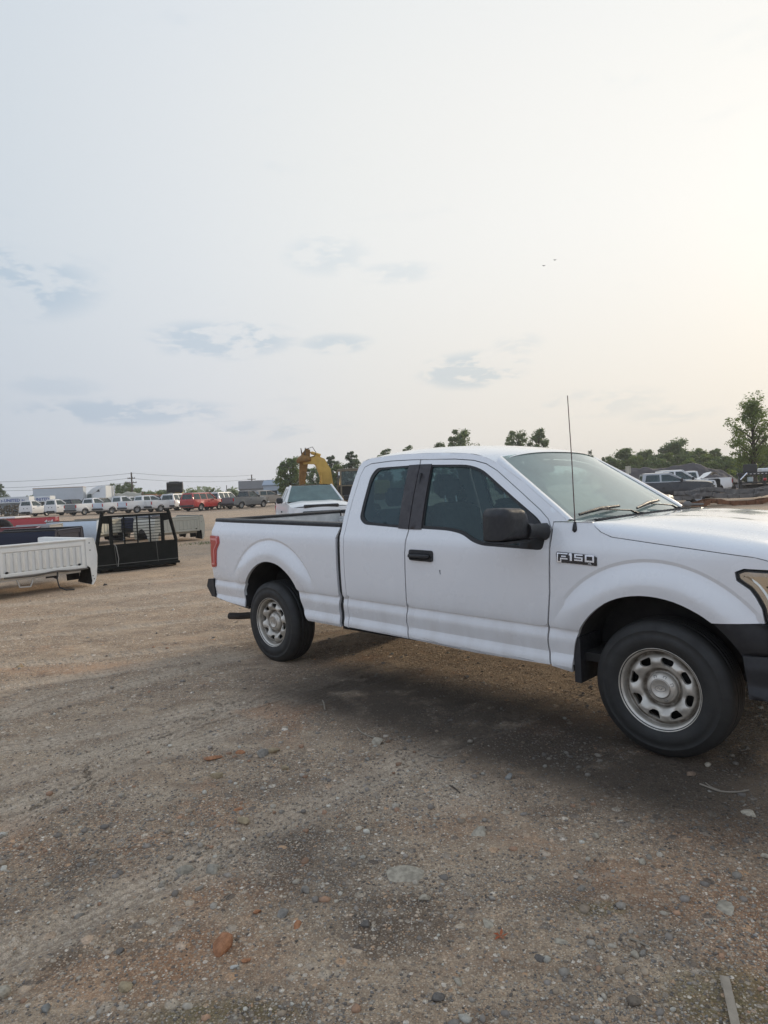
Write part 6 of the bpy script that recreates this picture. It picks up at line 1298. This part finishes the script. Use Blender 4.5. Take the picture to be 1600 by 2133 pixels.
T_ = [  # label, column, depth, top row, width, kind, density
 ('dark conifer cut by the left edge of the photo', 0, 115, 1012, 36, 'pine', 1), ('small round tree left of the box trailer', 62, 130, 1032, 16, 'broad', .4), ('taller thin tree just left of the box trailer', 74, 130, 1029, 14, 'broad', .4),
 ('broad tree behind the semi cab', 258, 128, 1010, 56, 'broad', 1), ('round tree right beside the tall utility pole', 288, 135, 1018, 36, 'broad', .7), ('low bushy tree behind the orange implement', 306, 130, 1025, 34, 'low', .6), ('bright green low tree left of the loader bucket', 332, 125, 1024, 36, 'low', .7), ('thin dark tree touching the loader bucket', 349, 128, 1020, 20, 'broad', .4), ('low green tree right of the loader bucket', 399, 130, 1023, 32, 'low', .5),
 ('small round tree above the red wagon', 440, 140, 1018, 24, 'broad', .5), ('small tree right of the lamp post', 487, 140, 1021, 16, 'broad', .4), ('twin-topped tree left of the smaller pole', 512, 142, 1013, 26, 'broad', .5), ('dark tree right behind the smaller pole', 537, 140, 1011, 24, 'broad', .5),
 ('large leafy tree left of the excavator boom', 607, 72, 956, 66, 'broad', 1.3), ('low dark tree above the pale building', 578, 120, 1010, 26, 'low', .4), ('leafy tree seen under the excavator boom', 655, 95, 975, 50, 'broad', 1.), ('dark pine behind the excavator cab', 694, 90, 953, 46, 'pine', 1.3), ('green broad tree between the two pines', 707, 86, 968, 48, 'broad', 1.), ('tall pine beside the white cab corner', 736, 84, 944, 44, 'pine', 1.5),
 ('small dark tree top above the rear of the cab roof', 805, 95, 933, 30, 'low', 1.), ('slanted small tree top above the cab roof', 853, 95, 925, 28, 'low', .9), ('rounded tree top left of the tallest roofline tree', 916, 98, 919, 38, 'low', .8), ('tall round tree rising above the middle of the cab roof', 966, 92, 893, 66, 'low', 1.6),
 ('left tree of the pair above the windshield header', 1082, 96, 896, 62, 'low', 1.3), ('right tree of the pair above the windshield header', 1125, 94, 890, 52, 'low', 1.3), ('small pointed bush beside the front roof corner', 1232, 100, 940, 14, 'pine', .3), 
 ('small round bush at the left end of the tree belt', 1262, 105, 950, 24, 'low', .5), ('dense round dark tree at the left of the tree belt', 1300, 100, 936, 62, 'low', 1.5), ('broad tree second in the tree belt', 1345, 104, 938, 56, 'low', 1.3), ('tallest broad tree in the middle of the belt', 1408, 100, 919, 84, 'low', 2.), ('full green tree right of the tallest belt tree', 1452, 97, 938, 62, 'low', 1.5), ('thin-topped tree towards the right of the belt', 1488, 100, 936, 40, 'low', 1.), ('low green bush right of the dark heap', 1512, 92, 952, 46, 'low', 1.), ('bright low bush below the tall sparse tree', 1542, 88, 958, 44, 'low', 1.), ('dense green bush at the right edge behind the machine', 1590, 85, 930, 60, 'low', 1.2), ('olive bush beyond the dark flatbed trailer', 1375, 90, 958, 50, 'low', 1.), ('bright young bush in front of the belt', 1435, 88, 958, 44, 'low', .9)]
for i, (lab, u, dep, vt, w, kd, de) in enumerate(T_):
    tree(lab, u, dep, vt, w, kd, seed=100 + i, dens=de, lm=(LEAFY if 'bright' in lab or 'green' in lab else None))
tree('tall sparse young tree at the right edge of the photo', 1572, 52, 826, 118, 'sparse', seed=77, dens=1.15, lm=LEAFY)
SHL = ['low leafy shrub at the foot of the dense round tree in the belt', 'leafy shrub between the dense round tree and the second belt tree', 'leafy shrub just left of the tallest belt tree', 'leafy shrub directly below the crown of the tallest belt tree', 'leafy shrub just right of the tallest belt tree', 'leafy shrub below the full green belt tree', 'leafy shrub below the thin-topped belt tree', 'leafy shrub behind the right slope of the dark heap', 'leafy shrub behind the tall sparse tree', 'leafy shrub cut by the right edge of the photo', 'very low shrub behind the middle of the dark heap', 'very low shrub behind the highest part of the dark heap']
for k, (u, dep, vt, w) in enumerate(((1275, 96, 955, 44), (1322, 97, 952, 48), (1368, 96, 948, 52), (1390, 95, 944, 50), (1430, 94, 944, 54), (1466, 93, 950, 46), (1498, 92, 954, 44), (1524, 90, 956, 44), (1558, 84, 948, 50), (1612, 84, 935, 60), (1350, 93, 962, 50), (1480, 90, 962, 46))):
    tree(SHL[k], u, dep, vt, w, 'low', seed=300 + k, dens=1., group='shrubs filling the tree belt', lm=(LEAFY if k % 2 else None), name='shrub')
# low far tree line on the horizon
C = []; Rr = []; rr = np.random.default_rng(4)
for k in range(900):
    a = rr.uniform(-1.1, 1.1); d_ = rr.uniform(330, 420); C.append((d_ * math.sin(a), d_ * math.cos(a), rr.uniform(.5, 4.5) * (1 if k % 3 else 1.3))); Rr.append(rr.uniform(2.5, 5))
me = leaf_mesh('distant_tree_line', np.array(C), np.array(Rr), 26000, 1.5, 9); tag(link('distant_tree_line', me, LEAF), 'low hazy line of far trees along the horizon', kind='stuff')

# weeds by the cream bed
c = PXD(425, 1134, 23.0); N = 160; V = []; F = []
for k in range(N):
    x = c.x + random.gauss(0, .45); y = c.y + random.gauss(0, .35); a = random.uniform(0, 2 * PI); h_ = random.uniform(.03, .10); z = gh(x, y); i = len(V)
    V += [(x - .01 * math.cos(a), y - .01 * math.sin(a), z), (x + .01 * math.cos(a), y + .01 * math.sin(a), z), (x + random.uniform(-.04, .04), y + random.uniform(-.04, .04), z + h_)]; F.append((i, i + 1, i + 2))
q = MB(); q.add(V, F); tag(q.build('weeds', mat('weed_green', (.12, .15, .04), .8), None, fix=False), 'thin patch of green weeds beside the cream bed', kind='stuff')

# ---------------------------------------------------------------- single stones, bricks, sticks in the foreground
def rock(label, u, v, px, col, flat=.6, name='rock', cat='rock', seed=0, elong=1.2, ang=None, sub=2, sink=.25):
    p = GH(u, v); dep = p.y; s = px * dep / FPX / 2; r = random.Random(seed * 7 + int(u)); bmi = bmesh.new(); bmesh.ops.create_icosphere(bmi, subdivisions=sub, radius=1); rn = [Vector((r.uniform(-1, 1), r.uniform(-1, 1), r.uniform(-1, 1))).normalized() for _ in range(10)]; dd_ = [r.uniform(.42, .78) for _ in rn]
    for vx in bmi.verts:
        for n, dl in zip(rn, dd_):
            e = vx.co.dot(n)
            if e > dl: vx.co -= n * (e - dl) * .92
        vx.co *= 1 + r.uniform(-.03, .03); vx.co = Vector((vx.co.x * elong, vx.co.y / elong ** .3, vx.co.z * flat)) * s * 1.4
    me = bpy.data.meshes.new(name); bmi.to_mesh(me); bmi.free(); o = link(name, me, mat('%s_%d_%d_%d' % ((name,) + tuple(int(x * 100) for x in col)), col, .9, noise=.75, nscale=45, bump=.8, bscale=120)); o.location = (p.x, p.y, p.z + s * flat * (1 - 2 * sink) * .6); o.rotation_euler = (r.uniform(-.2, .2), r.uniform(-.2, .2), ang if ang is not None else r.uniform(0, 3)); return tag(o, label, cat, 'single stones lying on the dirt' if name == 'rock' else None)
G1 = (.38, .34, .27); G2 = (.28, .25, .21); TN = (.40, .31, .19); OR = (.42, .19, .09); PA = (.44, .38, .29); DK = (.16, .14, .12)
for i, a in enumerate([
 ('pale round rock, left one of the pair in the lower left', 382, 1806, 28, G1, .75), ('pale angular rock, right one of the pair in the lower left', 443, 1810, 28, G1, .8), ('grey pebble below and right of the pair of pale rocks', 588, 1901, 19, G2, .8), ('dark grey pebble on the dark gravel patch', 638, 1852, 17, G2, .8),
 ('square tan rock left of the tan and grey cluster', 450, 1616, 20, TN, .7), ('flat tan rock half buried in the middle left', 506, 1708, 27, TN, .35), ('larger grey rock in the little cluster near the centre', 547, 1573, 20, G2, .8), ('pale tan rock in the little cluster near the centre', 570, 1566, 20, TN, .7), ('small tan chip at the right end of the little cluster', 596, 1599, 14, TN, .6), ('light wedge-shaped rock next to the forked twig', 785, 1549, 22, PA, .7), ('small rounded pebble below the wedge-shaped rock', 766, 1588, 13, G2, .8),
 ('flat pale slab in the right half of the dirt', 998, 1732, 34, PA, .3), ('blue-grey stone below the truck shadow', 1060, 1622, 15, (.25, .24, .215), .8), ('long flat pale stone pressed into the dirt', 841, 1820, 56, PA, .14), ('squarish beige stone below the long flat stone', 885, 1867, 19, PA, .8), ('flat beige stone near the orange leaf', 1018, 1918, 26, PA, .3), ('small pale pebble under the front tyre side', 1243, 1745, 15, PA, .7), ('large pale triangular stone pressed into the dirt at right', 1508, 1890, 42, PA, .14), ('pale block cut by the left edge low down', 6, 2060, 26, PA, .9), ('tan lump low in the left part of the dirt', 258, 2052, 26, TN, .7), ('grey stone in the gravel at far left', 165, 1898, 16, G2, .7),
 ('pale pebble, left of the pair near the dry twig', 1323, 1988, 15, PA, .8), ('grey pebble, right of the pair near the dry twig', 1339, 1986, 13, G2, .8), ('brown rounded rock near the bottom right', 1318, 2076, 30, (.20, .16, .12), .7), ('dark lump in a damp spot at the bottom', 1126, 1990, 20, DK, .6), ('dark grey stone at the bottom left of centre', 912, 2074, 24, DK, .6), ('pale pebble near the bottom beside the damp spot', 955, 2045, 17, PA, .7), ('pale flat pebble above the wooden strip', 1168, 1956, 22, PA, .3), ('round pale pebble on the right slope', 1337, 1796, 14, PA, .8), ('round grey pebble on the middle right dirt', 1212, 1848, 16, G2, .8), ('beige chip cut by the right edge', 1596, 1786, 16, PA, .6), ('light pebble right of the tyre front', 1475, 1600, 12, PA, .7), ('brownish flat stone right of the front tyre', 1440, 1618, 18, (.22, .15, .10), .4), ('smooth pale flat stone below the curved stick', 1562, 1700, 22, PA, .3), ('grey rock in the dark gravel at right centre', 762, 1922, 18, DK, .8), ('white chip by the orange brick', 487, 2008, 15, (.55, .52, .46), .5), ('dark stone left of the white chip', 250, 1976, 14, DK, .6), ('grey pebble at the lower left edge', 95, 2100, 18, (.25, .24, .215), .6), ('tan pebble in the sunlit lot on the far left', 40, 1393, 14, TN, .6), ('dark stone in front of the nearest white bed', 218, 1219, 8, DK, .9), ('grey stone on the shaded drive at left', 165, 1567, 10, G2, .5)]):
    rock(*a, seed=i)
for i, a in enumerate([('broken orange brick piece lying low left of centre', 466, 1966, 38, OR, .75), ('crumbled orange brick patch left of the little rock cluster', 447, 1577, 24, OR, .3), ('smaller orange brick crumb near the little rock cluster', 502, 1565, 16, OR, .4), ('small orange brick chip above the grey pebble', 537, 1894, 12, OR, .6), ('flat orange brick chip right of centre low', 620, 1922, 16, OR, .35), ('upright orange splinter of brick beside the white chip', 513, 1994, 14, OR, .5), ('orange brick chip on the drive at centre left', 495, 1682, 13, OR, .5)]):
    rock(a[0], *a[1:], name='brick_fragment', cat='brick fragment', seed=50 + i, elong=1.3)
def stick(label, pts, rad, m, name='stick'):
    q = MB(); P = [GH(*p) + Vector((0, 0, rad * (1.2 if i % 2 else .8))) for i, p in enumerate(pts)]; q.tube([Vector(v) for v in smooth_path([tuple(p) for p in P], 3)], rad, 6); tag(q.build(name, m, None), label, 'stick', 'sticks on the dirt')
DRY = mat('dry_wood', (.26, .22, .17), .9, noise=.3)
stick('long curved pale stick right of the front tyre', [(1458, 1640), (1478, 1648), (1500, 1655), (1535, 1657), (1560, 1652)], .0045, DRY); stick('thin fork of the long curved stick', [(1470, 1636), (1482, 1646), (1500, 1653)], .003, DRY)
stick('bent twig beside the wedge-shaped rock', [(745, 1519), (755, 1530), (775, 1537), (796, 1541)], .005, DRY); stick('short upright-looking twig on the grey drive', [(672, 1459), (675, 1470), (677, 1481)], .005, DRY)
stick('crossed twig under the middle of the truck side', [(890, 1572), (908, 1577), (922, 1578), (942, 1583)], .004, DRY); stick('dark twig at middle centre', [(937, 1640), (948, 1645), (958, 1652)], .004, mat('dark_twig', (.08, .06, .045), .9)); stick('dry twig above the pair of pebbles', [(1312, 1953), (1330, 1962), (1352, 1972)], .004, DRY); stick('straw-like twig left of centre low', [(463, 1873), (472, 1866), (478, 1860)], .002, DRY)
# flat strip of wood in the lower right corner
pa = GH(1510, 2037); pb = GH(1546, 2200); dv = (pb - pa); q = MB(); q.box(0, dv.length, -.0125, .0125, 0, .006); q.box(.0, .055, -.0155, -.012, 0, .006); o = q.build('wood_strip', mat('split_lath', (.36, .30, .23), .85, noise=.35, nscale=30, bump=.5, bscale=90), None); o.location = pa + Vector((0, 0, .008)); o.rotation_euler = (0, .0, math.atan2(dv.y, dv.x)); tag(o, 'flat split strip of pale wood in the lower right corner', 'wood strip')
# orange dead leaf
p = GH(1043, 1947); q = MB(); rr = random.Random(2)
for k in range(5): a = k * 1.25; q.poly([(0, 0, .004), (.016 * math.cos(a - .35), .016 * math.sin(a - .35), .010), (.030 * math.cos(a), .030 * math.sin(a), .004 + rr.uniform(0, .014)), (.016 * math.cos(a + .35), .016 * math.sin(a + .35), .008)])
o = q.build('dead_leaf', mat('dead_leaf', (.34, .09, .03), .8), None); o.location = p; tag(o, 'curled orange-brown dead leaf on the lower centre dirt', 'leaf')
# birds
for lab, u, v in (('small dark bird, left of the two in the sky', 1133, 554), ('small dark bird, right of the two in the sky', 1156, 542)):
    p = PXD(u, v, 60); q = MB(); q.poly([(-.16, 0, .05), (0, .05, 0), (.16, 0, .05), (0, -.05, .0)], thick=(0, 0, .012)); q.tube([(0, -.09, 0), (0, 0, -.005), (0, .1, 0)], [.006, .022, .008], 6); o = q.build('bird', mat('bird_dark', (.03, .03, .03), .9), None); o.location = p; tag(o, lab, 'bird', 'birds in the sky')
# ---------------------------------------------------------------- evening haze: one box of even, pale air round the camera and the lot
q = MB(); q.box(-620, 620, -420, 720, -1.6, 26)
HM = bpy.data.materials.new('evening_haze'); HM.use_nodes = True; t = NT(HM.node_tree); t.n.clear()
pv = t.add('ShaderNodeVolumePrincipled'); pv.inputs['Color'].default_value = (.93, .94, .95, 1); pv.inputs['Density'].default_value = 0.0007; pv.inputs['Anisotropy'].default_value = .25
o_ = t.add('ShaderNodeOutputMaterial'); t.l.new(pv.outputs[0], o_.inputs['Volume'])
tag(q.build('haze', HM, None), 'thin pale evening haze over the whole lot', kind='stuff')
